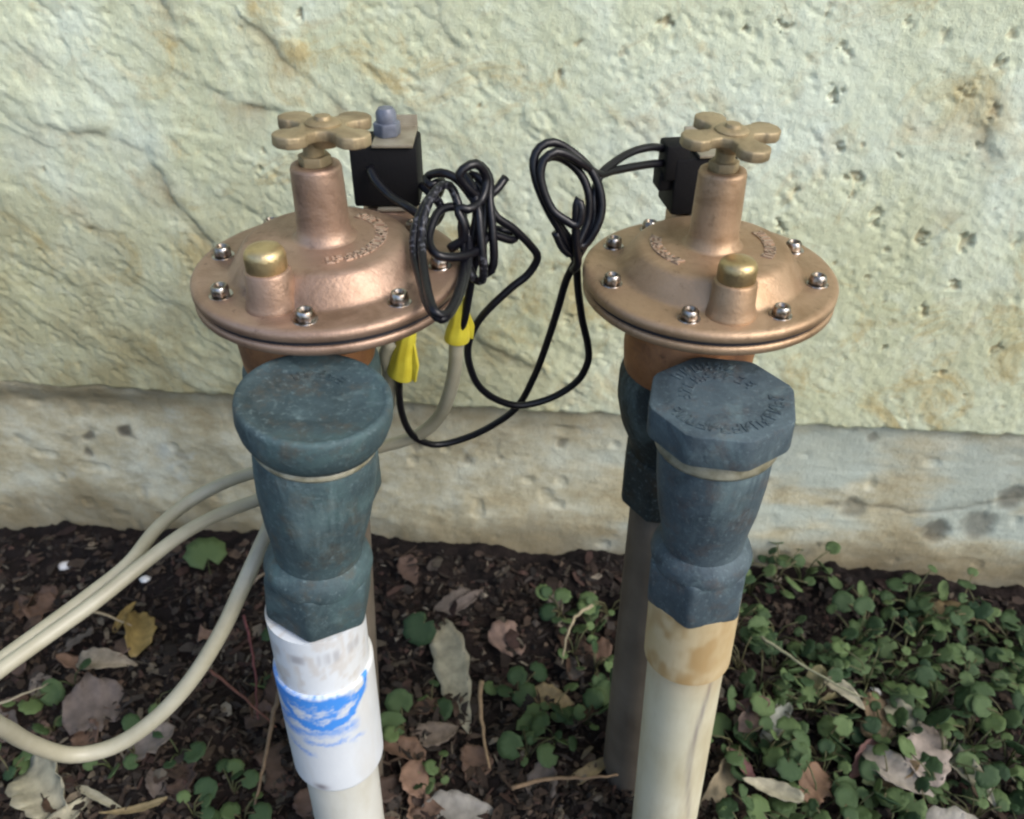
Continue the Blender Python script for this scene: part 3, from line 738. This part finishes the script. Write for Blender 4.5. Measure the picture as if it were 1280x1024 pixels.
VR = valve((cr.x, cr.y), cr.z, (0.0730, 0.2500, 0.3040), (0.0808, 0.2525, 0.0452), dict(inlet_mat=M['patina_shade'], ring=0.0075, ring_r=0.0222, pipe_lean=0.0,
    label='tan bronze valve with octagonal vent cap on the yellowed pipe', rb=0.0490, bronze=M['bronze_tan'], patina=M['patina_r'], tower=0.0402,
    handle_z=0.0520, handle_off=(0.001, 0.0), handle_tilt=(R(3), R(3)), handle_rot=R(22), bleed=(0.0015, -0.0345), phase=-18, jit=(0, -3, 0, 0, -12, -10, -2, 1),
    letters=[(3, 9, 165, 225, 0.0215), (4, 8, -30, 25, 0.0215)], inlet=(0.0715, 0.3035), cap='octagon', cap_r=0.0258, cap_h=0.0130,
    y_hex_top=0.0715, y_hex_bot=0.1005, y_adapt=0.1365, y_coup=0.187, hex_rot=R(12), adapt_r=0.0190, marks=False, coupling=False, pvc=M['pvc_old'], pvc2=M['pvc_tan'], pvc3=M['pvc_old'],
    sol=(0.0790, 0.3630, cr.z + 0.004, R(8)), nut=False))

# ------------------------------------------------------------------ wires and cables
def wire(name, pts, rad, mat, label, cat, group=None, step=0.002, seg=10, prints=None):
    path = catmull([at_y(*p) if not isinstance(p, Vector) else p for p in pts], step)
    v, f = tube(path, rad, seg)
    n = len(path)
    a = np.zeros(len(v))
    if prints:
        for i in range(n):
            s = i / (n - 1)
            if any(p0 < s < p1 for p0, p1 in prints): a[i * seg:(i + 1) * seg] = 1
    o = obj(name, mesh(name, v, f, mat, attrs={'print': a}))
    return tag(o, label, cat, group)
WR = 0.00165
# tangled leads beside the reddish valve
wire('solenoid_wire', [(462, 210, .335), (470, 226, .330), (486, 243, .325), (513, 261, .315), (540, 279, .31), (552, 262, .305), (540, 246, .30), (528, 262, .296), (518, 290, .288), (518, 320, .280), (524, 345, .270), (537, 385, .252), (552, 399, .248), (570, 378, .262), (583, 338, .285),
    (586, 300, .30), (575, 262, .305), (562, 232, .308), (545, 238, .302), (530, 270, .292), (527, 305, .283), (531, 345, .268), (543, 390, .248), (557, 394, .250), (573, 365, .268), (581, 320, .294), (577, 285, .304), (578, 262, .308), (560, 259, .305), (546, 268, .30),
    (536, 300, .290), (547, 319, .283), (575, 321, .288), (598, 312, .298), (612, 294, .306), (640, 300, .312), (644, 292, .318), (620, 287, .318)],
    WR, M['wire'], 'black insulated wire in long oval loops over the reddish valve rim', 'wire', 'black solenoid wires', prints=[(0.13, 0.2), (0.42, 0.55)])
wire('solenoid_wire', [(527, 232, .338), (545, 246, .328), (552, 226, .318), (538, 232, .314), (533, 222, .318), (552, 216, .314), (571, 224, .312), (588, 244, .308), (597, 260, .303), (600, 288, .299), (604, 330, .296), (603, 350, .296), (594, 350, .298), (586, 330, .300), (590, 300, .301), (596, 265, .303), (590, 232, .310), (578, 214, .315), (595, 204, .318),
    (611, 220, .316), (612, 250, .309), (616, 292, .304), (617, 330, .302), (610, 343, .302), (604, 325, .304), (604, 290, .306), (606, 255, .310), (596, 232, .314), (582, 232, .316), (590, 218, .318), (606, 232, .314), (618, 268, .310), (642, 286, .312), (664, 308, .316), (672, 322, .318), (660, 343, .318), (640, 359, .317), (610, 387, .316), (594, 408, .317), (585, 434, .318), (588, 460, .320), (600, 484, .322),
    (622, 500, .324), (650, 507, .326), (690, 497, .328), (722, 476, .328), (735, 452, .327), (735, 432, .326), (728, 400, .324), (723, 365, .321), (720, 330, .318), (715, 316, .314), (700, 288, .312), (683, 258, .312), (670, 225, .314), (667, 200, .316), (675, 184, .318), (692, 178, .320), (715, 190, .322), (738, 212, .322), (750, 238, .320), (752, 264, .318), (744, 288, .316), (728, 308, .315),
    (713, 300, .313), (692, 268, .313), (676, 232, .315), (674, 206, .318), (688, 196, .320), (706, 200, .322), (726, 218, .322), (736, 244, .320), (735, 275, .318), (724, 302, .315), (716, 318, .313), (705, 312, .312), (694, 290, .312)],
    WR, M['wire'], 'black wire sagging in a loop between the tangled bunch and the hanging oval coil', 'wire', 'black solenoid wires', prints=[(0.12, 0.16)])
wire('solenoid_wire', [(632, 222, .318), (620, 238, .314), (606, 246, .310), (590, 240, .306), (574, 218, .304), (594, 205, .307), (608, 222, .310), (602, 250, .306), (585, 262, .300), (572, 260, .300), (580, 282, .298), (578, 300, .298), (565, 308, .298), (562, 312, .298), (578, 302, .300), (594, 296, .302), (600, 310, .303), (592, 335, .304), (586, 370, .306), (579, 405, .308), (573, 412, .310)],
    WR, M['wire'], 'short black wire through the tangled bunch with a bare cut end', 'wire', 'black solenoid wires')
wire('solenoid_wire', [(832, 186, .358), (815, 184, .352), (790, 190, .345), (765, 205, .335), (750, 220, .327), (742, 248, .321), (743, 275, .319), (734, 300, .316), (722, 322, .316), (708, 350, .320), (698, 384, .323), (685, 425, .327), (668, 470, .331), (645, 510, .334), (610, 535, .336), (575, 550, .336), (545, 556, .334), (524, 550, .331), (511, 538, .327), (502, 515, .321), (499, 492, .316), (499, 478, .312), (499, 466, .310)],
    WR, M['wire'], 'black wire running from the tan valve solenoid down under the beige cable', 'wire', 'black solenoid wires')
wire('solenoid_wire', [(830, 204, .356), (815, 205, .350), (790, 209, .342), (765, 214, .334), (748, 218, .326), (730, 206, .320), (712, 195, .318), (695, 190, .316), (680, 200, .314), (676, 224, .312), (690, 262, .310), (708, 276, .309), (722, 282, .309), (727, 262, .310), (722, 250, .311), (720, 275, .310), (720, 305, .310), (722, 330, .313), (716, 338, .316)],
    WR, M['wire'], 'black wire from the tan valve solenoid wound into the hanging oval coil', 'wire', 'black solenoid wires')
# wire connectors
def connector(top, bot, r, label, tw):
    a, b = at_y(*top), at_y(*bot)
    ln = (a - b).length
    mt = align(b, a)
    v, f = lathe([(r * 0.78, 0.002), (r * 1.08, 0.0), (r * 1.12, 0.0010), (r * 1.0, ln * 0.25), (r * 0.9, ln * 0.45), (r * 0.72, ln * 0.8), (r * 0.58, ln * 0.96), (r * 0.3, ln), (0, ln)], 32)
    for p in v:
        if 0.1 * ln < p.z < 0.95 * ln:
            an = math.atan2(p.y, p.x); k = 1 + 0.055 * math.cos(an * 8); p.x *= k; p.y *= k
    for p in v:
        if p.z < 0.3 * ln: # pinched skirt
            p.x *= 1.12; p.y *= 0.86
    o = obj('wire_connector', mesh('wire_connector', [mt @ Matrix.Rotation(tw, 4, 'Z') @ p for p in v], f, M['yellow'], autosmooth=60))
    # wing on one side
    w = obj('wing', mesh('wing', *prism([(r * 0.7, ln * 0.12), (r * 1.6, ln * 0.02), (r * 1.55, ln * 0.35), (r * 0.7, ln * 0.75)], -0.0008, 0.0008, 0.0004, 2, mt @ Matrix.Rotation(tw, 4, 'Z') @ Matrix.Rotation(R(90), 4, 'X')), M['yellow'], autosmooth=40), o)
    return tag(o, label, 'wire nut', 'yellow wire connectors')
connector((577, 372, .309), (571, 425, .312), 0.0043, 'yellow wire connector hanging below the tangled black wires', 0.2)
connector((512, 405, .305), (500, 468, .309), 0.0050, 'yellow wire connector tucked under the reddish valve rim', -0.5)
CR = 0.0031
def v3(x, y, z): return Vector((x, y, z))
wire('cable', [v3(-0.44, 0.11, -0.05), v3(-0.34, 0.15, 0.10), (-60, 872, .205), (0, 826, .222), (60, 782, .240), (110, 745, .255), (160, 705, .272), (195, 662, .292), (230, 632, .306), (275, 606, .318), (325, 589, .328), (400, 575, .338), (470, 560, .338), (520, 545, .333), (548, 522, .327), (562, 490, .320), (569, 455, .315), (570, 428, .312), (572, 408, .311)],
    CR, M['cable'], 'beige cable bending up into the connector under the tangled wires', 'cable', 'beige irrigation cables', 0.003, 12)
wire('cable', [v3(-0.455, 0.125, -0.05), v3(-0.35, 0.145, 0.09), (-60, 884, .200), (0, 838, .217), (60, 795, .234), (120, 752, .250), (175, 708, .267), (225, 670, .284), (270, 645, .298), (325, 624, .312), (390, 600, .330), (450, 565, .336), (478, 530, .330), (487, 490, .320), (486, 462, .313), (483, 440, .309), (492, 425, .307)],
    CR, M['cable'], 'beige cable passing behind the reddish valve up to the connector at its rim', 'cable', 'beige irrigation cables', 0.003, 12)
wire('cable', [v3(-0.33, 0.09, -0.05), v3(-0.28, 0.125, 0.05), (-50, 893, .170), (0, 908, .186), (40, 930, .196), (90, 944, .203), (140, 934, .208), (190, 902, .214), (235, 855, .222), (275, 793, .233), (305, 730, .245), (330, 675, .258), (352, 630, .275), (395, 600, .310), (430, 640, .345), (440, 700, .375), (440, 745, .40)],
    CR * 1.05, M['cable'], 'beige cable curving down in a wide low loop above the soil', 'cable', 'beige irrigation cables', 0.003, 12)

# ------------------------------------------------------------------ plants
def leaf_mesh(seed):
    rr = random.Random(seed)
    n = 18
    v = [(0, 0.12, -0.02)]; cup = rr.uniform(-0.12, 0.22)
    for k in range(n):
        a = 2 * math.pi * k / n + math.pi * 1.5
        notch = 0.45 if k == 0 else 1.0
        r = (0.5 + 0.02 * rr.uniform(-1, 1) + (0.018 if k % 2 else -0.018)) * notch
        x = r * math.cos(a) * rr.uniform(0.95, 1.05); y = r * math.sin(a) + 0.25
        v.append((x, y, cup * (x * x + (y - 0.1) ** 2) * 1.6 + rr.uniform(-0.02, 0.02)))
    mid = []
    for k in range(n):
        p = v[1 + k]; mid.append((p[0] * 0.55, 0.12 + (p[1] - 0.12) * 0.55, p[2] * 0.35 + 0.03 * (1 if k % 2 else -1)))
    v += mid
    f = []
    for k in range(n):
        k2 = (k + 1) % n
        f.append((0, 1 + n + k, 1 + n + k2)); f.append((1 + n + k, 1 + k, 1 + k2, 1 + n + k2))
    # underside, so that the blade has thickness
    o = len(v); v2 = [(p[0], p[1], p[2] - 0.03) for p in v]
    f += [tuple(reversed([i + o for i in q])) for q in f]
    f += [(1 + (k + 1) % n, 1 + k, o + 1 + k, o + 1 + (k + 1) % n) for k in range(n)]
    return mesh('leaf', v + v2, f, M['leaf_a'])
LEAVES = [leaf_mesh(s) for s in range(6)]
def plant(x, y, nl, spread, size, label, group, rr, hmin=0.006, hmax=0.028):
    z = gz(x, y)
    root = empty('weed_plant', (x, y, z), label, 'weed', group)
    stems = []
    for k in range(nl):
        a = rr.uniform(0, 2 * math.pi); d = spread * math.sqrt(rr.random())
        lx, ly = d * math.cos(a), d * math.sin(a)
        lz = rr.uniform(hmin, hmax) + max(0, gz(x + lx, y + ly) - z)
        s = size * rr.choice([rr.uniform(0.4, 0.7), rr.uniform(0.7, 1.05), rr.uniform(1.0, 1.45)])
        o = obj('leaf', LEAVES[rr.randrange(6)], root, (lx, ly, lz))
        o.scale = (s, s * rr.uniform(0.85, 1.05), s)
        o.rotation_euler = (rr.gauss(0.12, 0.42), rr.gauss(0, 0.42), a - math.pi / 2 + rr.gauss(0, 0.5))
        stems.append(tube(catmull([Vector((0, 0, -0.002)), Vector((lx * 0.35, ly * 0.35, lz * 0.75)), Vector((lx, ly, lz))], 0.006), 0.00045, 5))
    obj('stem', mesh('stem', *join(stems), M['stem']), root)
    return root
rr = random.Random(21)
G = 'low green weeds on the soil'
def in_wall(x, y): return y > WALL_Y - math.tan(WALL_A) * x - 0.012
cnt = 0
tries = 0
PATCH = 'low green weed with rounded leaves in the thick patch below the pitted wall'
spots = []
while cnt < 62 and tries < 4000:          # dense patch below the pitted stucco
    tries += 1
    px, py = rr.uniform(915, 1330), rr.uniform(700, 1060)
    p = at_z(px, py, 0.0)
    if in_wall(p.x, p.y): continue
    if py < 760 and px > 1010: continue
    if 1120 < px < 1230 and 830 < py < 930 and rr.random() < 0.7: continue
    if any((p.x - a) ** 2 + (p.y - b) ** 2 < 0.0165 ** 2 for a, b in spots): continue
    if math.hypot(p.x - 0.083, p.y - 0.253) < 0.024: continue
    spots.append((p.x, p.y))
    plant(p.x, p.y, rr.randint(7, 10), 0.022, 0.0116, PATCH, G, rr); cnt += 1
spots2 = []
while len(spots2) < 9:
    p = at_z(rr.uniform(960, 1420), rr.uniform(1090, 1260), 0)
    if any((p.x - a) ** 2 + (p.y - b) ** 2 < 0.02 ** 2 for a, b in spots2): continue
    spots2.append((p.x, p.y))
    plant(p.x, p.y, rr.randint(6, 9), 0.025, 0.0140, PATCH, G, rr)
for px, py in [(705, 770), (735, 790), (758, 760), (745, 840), (700, 880), (735, 905), (765, 880), (665, 950), (690, 930), (650, 860), (715, 820)]:
    p = at_z(px + rr.uniform(-6, 6), py + rr.uniform(-6, 6), 0)
    plant(p.x, p.y, rr.randint(5, 7), 0.018, 0.0120, 'low green weed with rounded leaves sprouting at the foot of the dirty supply pipe', G, rr, 0.004, 0.018)
for px, py, n, sz in [(528, 785, 2, 0.017), (540, 878, 3, 0.012), (548, 965, 4, 0.011), (525, 985, 3, 0.011), (505, 915, 3, 0.013)]:
    p = at_z(px, py, 0)
    plant(p.x, p.y, n, 0.010, sz, 'small green weed beside the long pale dry leaf', G, rr, 0.004, 0.016)
for px, py, n, sz in [(170, 945, 3, 0.011), (225, 945, 3, 0.011), (290, 985, 5, 0.012), (240, 1015, 5, 0.012), (300, 1015, 5, 0.012), (30, 870, 4, 0.012), (60, 900, 3, 0.010), (10, 960, 4, 0.012), (140, 960, 3, 0.010), (330, 840, 3, 0.010), (345, 790, 2, 0.010), (200, 880, 2, 0.009), (90, 850, 2, 0.010)]:
    p = at_z(px, py, 0)
    plant(p.x, p.y, n, 0.013, sz, 'small green weed on the bare soil under the beige cables', G, rr, 0.004, 0.015)
p = at_z(262, 715, 0)
big = plant(p.x, p.y, 1, 0.004, 0.030, 'weed with a single broad green leaf near the foundation behind the cable loop', G, random.Random(3), 0.014, 0.018)
for o in big.children:
    if o.name.startswith('leaf'): o.scale = (0.030, 0.026, 0.03); o.rotation_euler = (0.35, 0.1, 0.6)

# ------------------------------------------------------------------ dry leaves
def dry_leaf(px, py, L, W, ang, tint, label, bend=0.5, cup=0.6, tilt=(0, 0), lift=0.004, seed=0, shape='blade', group='dry leaves on the soil'):
    """L, W in metres; ang = heading in the ground plane (0 = to the right, 90 = towards the wall)"""
    rr = random.Random(seed); nu, nv = 14, 6
    c = at_z(px, py, lift)
    v = []
    for i in range(nu + 1):
        t = i / nu
        if shape == 'blade': w = math.sin(math.pi * min(1, 0.04 + t * 0.96) ** 0.75) ** 0.8
        elif shape == 'round': w = math.sqrt(max(0, 1 - (2 * t - 1) ** 2)) * (1 + 0.12 * math.sin(t * 17 + seed))
        else: w = 0.75 + 0.25 * math.sin(t * 9 + seed)
        w = max(w, 0.05)
        an = bend * (t - 0.5)
        for j in range(nv + 1):
            s = j / nv * 2 - 1
            x = L * (math.sin(an) / max(abs(bend), 0.05) if abs(bend) > 0.05 else (t - 0.5))
            zz = -L * (1 - math.cos(an)) / max(abs(bend), 0.05) * (1 if bend > 0 else -1) if abs(bend) > 0.05 else 0
            yv = s * W / 2 * w * (1 + 0.10 * math.sin(i * 2.1 + j + seed)) + 0.10 * W * math.sin(t * 4 + seed)
            zz += cup * W * 0.5 * w * s * s + 0.05 * W * math.sin(i * 1.7 + seed) * s + (0.02 * W if j == nv // 2 else 0)
            v.append(Vector((x, yv, zz)))
    n1 = len(v)
    f = []
    for i in range(nu):
        for j in range(nv):
            a = i * (nv + 1) + j; f.append((a, a + nv + 1, a + nv + 2, a + 1))
    v += [p + Vector((0, 0, -0.00035)) for p in v]
    f += [tuple(reversed([q + n1 for q in fc])) for fc in f]
    rim = [j for j in range(nv + 1)] + [i * (nv + 1) + nv for i in range(1, nu + 1)] + [nu * (nv + 1) + j for j in range(nv - 1, -1, -1)] + [i * (nv + 1) for i in range(nu - 1, 0, -1)]
    for a, b in zip(rim, rim[1:] + rim[:1]): f.append((a, b, b + n1, a + n1))
    mt = Matrix.Rotation(R(ang), 4, 'Z') @ Matrix.Rotation(tilt[1], 4, 'Y') @ Matrix.Rotation(tilt[0], 4, 'X')
    v = [mt @ p for p in v]
    g = float(np.percentile(ground_h(np.array([p.x + c.x for p in v]), np.array([p.y + c.y for p in v])), 75))
    low = min(p.z for p in v)
    col = []
    for p in v:
        k = 1 + rr.uniform(-0.12, 0.12); col.append((tint[0] * k, tint[1] * k, tint[2] * k, 1))
    o = obj('dry_leaf', mesh('dry_leaf', v, f, M['dry_leaf'], colors=col), None, (c.x, c.y, max(g - low - 0.002, g + lift * 0.3)))
    return tag(o, label, 'leaf', group)
TAN, PALE, PINK, GREY, BRN = (0.22, 0.17, 0.09), (0.31, 0.29, 0.21), (0.17, 0.115, 0.09), (0.105, 0.085, 0.075), (0.075, 0.045, 0.03)
YEL = (0.26, 0.19, 0.07)
dry_leaf(566, 828, 0.092, 0.024, -72, PALE, 'long pale tan dry leaf on the soil between the two outlet pipes', 0.25, 0.25, (0.2, 0), 0.01, 1)
dry_leaf(634, 790, 0.026, 0.026, 20, PINK, 'rounded pinkish brown dry leaf on soil near the long pale leaf', 0.4, 0.3, (0.3, 0), 0.004, 2, 'round')
dry_leaf(582, 742, 0.040, 0.009, 40, GREY, 'narrow grey curved dry leaf against the top of the long pale leaf', 0.9, 0.5, (0.3, 0), 0.006, 3)
dry_leaf(168, 778, 0.050, 0.020, 105, YEL, 'yellow brown curled dry leaf below the beige cables', 0.7, 0.9, (0.4, 0.2), 0.008, 4)
dry_leaf(150, 752, 0.030, 0.006, 80, YEL, 'thin yellow brown dry leaf edge below the beige cables', 0.5, 0.9, (0.4, 0.0), 0.012, 44)
dry_leaf(128, 822, 0.045, 0.014, -8, (0.25, 0.21, 0.15), 'pale curled dry leaf beside a large grey brown one', 1.2, 0.8, (0.5, 0), 0.006, 5)
dry_leaf(118, 882, 0.040, 0.034, 30, GREY, 'large grey brown crumpled dry leaf inside the cable loop', 0.4, 0.4, (0.4, 0.1), 0.006, 6, 'round')
dry_leaf(52, 980, 0.052, 0.030, -35, PALE, 'large pale crumpled dry leaf just below the cable loop', 0.5, 0.9, (0.3, 0), 0.008, 7)
dry_leaf(72, 1012, 0.040, 0.012, 60, PALE, 'pale folded dry leaf touching the large crumpled one', 0.4, 0.6, (0.2, 0), 0.008, 8)
dry_leaf(120, 985, 0.045, 0.005, -25, PALE, 'thin straw coloured dry blade beside the crumpled leaf', 0.6, 0.5, (0, 0), 0.010, 9)
dry_leaf(165, 1004, 0.038, 0.005, 15, TAN, 'thin tan dry blade curving on the soil', -0.9, 0.5, (0, 0), 0.008, 10)
dry_leaf(192, 972, 0.022, 0.011, 110, GREY, 'small grey brown dry leaf standing in the weeds', 0.4, 0.5, (0.3, 0), 0.006, 11)
dry_leaf(1198, 762, 0.062, 0.032, -5, TAN, 'broad tan folded dry leaf lying against the foundation', 1.3, 0.4, (-0.5, 0), 0.012, 12)
dry_leaf(1188, 880, 0.044, 0.026, 75, (0.28, 0.235, 0.20), 'pinkish pale oval dry leaf on the weeds', 0.4, 0.3, (0.1, 0), 0.061, 13)
dry_leaf(1160, 838, 0.036, 0.014, -50, PALE, 'pale curled dry leaf touching a pinkish oval leaf', 1.4, 0.5, (0.3, 0), 0.059, 14)
dry_leaf(1150, 905, 0.042, 0.018, -42, (0.28, 0.25, 0.21), 'pale narrow dry leaf below the pinkish oval leaf', 0.5, 0.5, (0.2, 0), 0.061, 15)
dry_leaf(1240, 905, 0.044, 0.014, -70, PALE, 'pale split dry leaf among the weeds', 0.8, 0.9, (0.2, 0), 0.059, 16)
dry_leaf(1120, 828, 0.026, 0.022, 60, (0.19, 0.135, 0.08), 'triangular brown dry leaf among the weeds', 0.2, 0.2, (0.3, 0), 0.055, 17)
dry_leaf(982, 932, 0.036, 0.010, -20, PALE, 'pale pointed dry leaf curving among the weeds', -1.2, 0.6, (0.2, 0), 0.059, 18)
dry_leaf(912, 952, 0.055, 0.014, 62, (0.29, 0.24, 0.155), 'pale arched dry leaf leaning at the yellowed pipe', 1.5, 0.4, (0.8, 0), 0.014, 19)
dry_leaf(745, 950, 0.045, 0.008, 35, TAN, 'tan dry blade at the foot of the dirty supply pipe', 0.6, 0.5, (0.2, 0), 0.008, 20)
dry_leaf(692, 862, 0.028, 0.016, -15, TAN, 'small tan dry leaf under weeds by the dirty supply pipe', 0.5, 0.4, (0.2, 0), 0.008, 21)
dry_leaf(978, 990, 0.038, 0.012, 95, (0.25, 0.205, 0.14), 'tan dry strip standing in the weeds', 0.4, 0.4, (0.1, 0), 0.059, 22, 'strip')
dry_leaf(1235, 990, 0.046, 0.030, -30, (0.30, 0.28, 0.24), 'wide pale dry leaf half hidden by weeds', 0.5, 0.5, (0.1, 0), 0.061, 23)
dry_leaf(1038, 925, 0.024, 0.020, 40, (0.15, 0.09, 0.055), 'rusty brown dry leaf among the weeds', 0.4, 0.4, (0.3, 0), 0.055, 24, 'round')
dry_leaf(1075, 812, 0.030, 0.010, -48, PALE, 'small pale dry sliver among the weeds', 0.5, 0.5, (0.2, 0), 0.057, 25)
dry_leaf(575, 1008, 0.045, 0.022, 10, (0.20, 0.19, 0.17), 'greyish pale dry leaf between the outlet pipes', 0.4, 0.5, (0.2, 0), 0.006, 26)
dry_leaf(545, 912, 0.030, 0.016, 25, (0.12, 0.095, 0.075), 'dull brown dry leaf below the long pale leaf', 0.5, 0.4, (0.2, 0), 0.005, 27)
for k in range(16):
    dry_leaf(rr.uniform(930, 1270), rr.uniform(790, 1015), rr.uniform(0.016, 0.034), rr.uniform(0.007, 0.015), rr.uniform(0, 360), tuple(q * rr.uniform(0.6, 1.1) for q in rr.choice([TAN, PALE, PINK, (0.16, 0.11, 0.07)])), 'small dry leaf caught among the rounded green weeds', rr.uniform(-0.8, 1.0), rr.uniform(0.2, 0.9), (rr.gauss(0, 0.4), rr.gauss(0, 0.3)), rr.uniform(0.035, 0.065), 300 + k, rr.choice(['blade', 'blade', 'round']), 'dry leaves caught in the weeds')
BR = 'small dull brown dry leaf flattened on the bare soil'
tries = 0; k = 0
while k < 58 and tries < 500:
    tries += 1
    px, py = rr.uniform(-30, 820), rr.uniform(685, 1020)
    p = at_z(px, py, 0)
    if in_wall(p.x, p.y + 0.01): continue
    b = rr.uniform(0.45, 1.25); t = rr.choice([BRN, (0.10, 0.065, 0.05), (0.16, 0.10, 0.07), (0.12, 0.10, 0.085)])
    dry_leaf(px, py, rr.uniform(0.018, 0.036), rr.uniform(0.010, 0.020), rr.uniform(0, 360), tuple(q * b for q in t), BR, rr.uniform(-0.6, 0.9), rr.uniform(0, 0.7), (rr.gauss(0, 0.3), rr.gauss(0, 0.2)), 0.003, 100 + k, rr.choice(['blade', 'round', 'strip']), 'brown dry leaves on the soil')
    k += 1

# ------------------------------------------------------------------ twigs
def twig(pts, r, tint, label, lift=0.006):
    P = []
    for px, py, l in pts:
        p = at_z(px, py, l); p.z = max(p.z, gz(p.x, p.y) + l); P.append(p)
    path = catmull(P, 0.004)
    n = len(path)
    rng = random.Random(len(label))
    path = [p + Vector((rng.gauss(0, 0.0003), rng.gauss(0, 0.0003), rng.gauss(0, 0.0003))) for p in path]
    v, f = tube(path, [r * (1 - 0.6 * i / n) for i in range(n)], 7)
    o = obj('twig', mesh('twig', v, f, M['twig'], colors=[(*tint, 1)] * len(v)))
    return tag(o, label, 'twig', 'dry twigs on the soil')
twig([(602, 850, .03), (601, 890, .015), (606, 930, .004), (612, 960, 0.002)], 0.0016, (0.24, 0.17, 0.10), 'upright tan dry twig beside the long pale leaf')
twig([(740, 756, .02), (718, 772, .02), (708, 800, .016), (702, 830, .004)], 0.0013, (0.28, 0.24, 0.16), 'pale arched twig over the weeds by the dirty supply pipe')
twig([(357, 838, .05), (345, 880, .035), (333, 940, .012), (318, 1010, 0.0)], 0.0018, (0.17, 0.12, 0.075), 'brown upright twig beside the white scribbled pipe')
twig([(262, 838, .02), (300, 868, .02), (330, 895, .016), (345, 910, 0.01)], 0.0011, (0.16, 0.07, 0.05), 'thin reddish twig inside the cable loop')
twig([(305, 770, .03), (318, 830, .02), (322, 900, .01)], 0.0010, (0.14, 0.05, 0.05), 'dark red stem standing behind the cable loop')
twig([(945, 795, .025), (1000, 830, .026), (1050, 858, .024), (1080, 872, .015)], 0.0012, (0.22, 0.22, 0.14), 'long straight pale twig lying across the weeds')
twig([(640, 985, .006), (690, 975, .01), (740, 972, .008), (800, 965, 0.004)], 0.0013, (0.22, 0.15, 0.09), 'thin brown twig on soil at the dirty supply pipe')
twig([(-20, 885, .02), (20, 872, .02), (60, 855, .012)], 0.0010, (0.3, 0.27, 0.2), 'pale thin stalk beside the cable loop')
twig([(110, 762, .015), (140, 772, .014), (165, 782, .010)], 0.0012, (0.30, 0.24, 0.15), 'tan short stalk touching the yellow curled leaf')

# ------------------------------------------------------------------ pebbles
def pebble(px, py, r, label):
    p = at_z(px, py, 0); rng = random.Random(int(px))
    v, f = lathe([(0, -r * 0.7), (r * 0.75, -r * 0.45), (r, 0), (r * 0.7, r * 0.5), (0, r * 0.7)], 10)
    v = [Vector((q.x * 1.3 * rng.uniform(0.85, 1.15), q.y * rng.uniform(0.85, 1.15), q.z * 0.8)) for q in v]
    tag(obj('pebble', mesh('pebble', v, f, M['pebble']), None, (p.x, p.y, gz(p.x, p.y) + r * 0.35)), label, 'pebble', 'white pebbles on the soil')
pebble(75, 692, 0.0048, 'white pebble on the soil close to the foundation')
pebble(181, 722, 0.0034, 'tiny white pebble under the crossing beige cables')
pebble(1093, 862, 0.0040, 'small white pebble among the weeds')

# ------------------------------------------------------------------ litter: crumbs and flakes nobody could count
def litter(n, seed):
    r = np.random.RandomState(seed); V, F, C = [], [], []
    pal = np.array([(0.075, 0.050, 0.036), (0.04, 0.030, 0.024), (0.12, 0.085, 0.06), (0.22, 0.18, 0.13), (0.07, 0.058, 0.05), (0.085, 0.048, 0.038), (0.30, 0.26, 0.20)])
    pw = np.array([.26, .28, .14, .05, .14, .10, .03])
    k = 0
    while k < n:
        px, py = (r.uniform(-60, 1340), r.uniform(660, 1060)) if k < n * 0.8 else (r.uniform(-400, 1680), r.uniform(660, 1500))
        p = at_z(px, py, 0)
        if in_wall(p.x, p.y + 0.004 * 0) : continue
        k += 1
        c = pal[r.choice(7, p=pw)] * r.uniform(0.25, 0.75)
        z = gz(p.x, p.y)
        o = len(V)
        if r.rand() < 0.35:
            s = r.uniform(0.0012, 0.0036)
            d = np.array([(1, 0, 0), (-1, 0, 0), (0, 1, 0), (0, -1, 0), (0, 0, 1), (0, 0, -1)], float) * r.uniform(0.5, 1.2, (6, 1)) * s + r.normal(0, s * 0.15, (6, 3))
            for q in d: V.append((p.x + q[0], p.y + q[1], z + s * 0.3 + q[2]))
            F += [(o + a, o + b, o + e) for a, b, e in [(0, 2, 4), (2, 1, 4), (1, 3, 4), (3, 0, 4), (2, 0, 5), (1, 2, 5), (3, 1, 5), (0, 3, 5)]]
            C += [(*c, 1)] * 6
        else:
            L = r.uniform(0.003, 0.008) * (1 + 1.2 * r.rand() ** 4); w = L * r.choice([r.uniform(0.08, 0.2), r.uniform(0.25, 0.7)]); a = r.uniform(0, 6.28); t = r.normal(0, 0.4); b = r.uniform(-0.3, 0.5)
            ex = np.array((math.cos(a), math.sin(a), 0.35 * t)); ey = np.array((-math.sin(a), math.cos(a), r.normal(0, 0.3)))
            q = [(-1, -0.6, 0), (0, -1, b), (1, -0.4, 0), (1.1, 0.3, 0), (0.1, 1, b), (-0.9, 0.7, 0)]
            for th in (0, -0.0004):
                for x, y, h in q:
                    w_ = ex * x * L / 2 + ey * y * w / 2
                    V.append((p.x + w_[0], p.y + w_[1], z + 0.0022 + w_[2] + h * L * 0.4 + th))
            F += [(o, o + 1, o + 4, o + 5), (o + 1, o + 2, o + 3, o + 4), (o + 11, o + 10, o + 7, o + 6), (o + 10, o + 9, o + 8, o + 7)]
            F += [(o + i, o + 6 + i, o + 6 + (i + 1) % 6, o + (i + 1) % 6) for i in range(6)]
            C += [(*c, 1)] * 12
    return V, F, C
V, F, C = litter(13500, 4)
tag(obj('soil_litter', mesh('soil_litter', V, F, M['litter'], smooth=False, colors=C)), 'brown crumbs and flakes of rotting leaves covering the soil', 'leaf litter', kind='stuff')
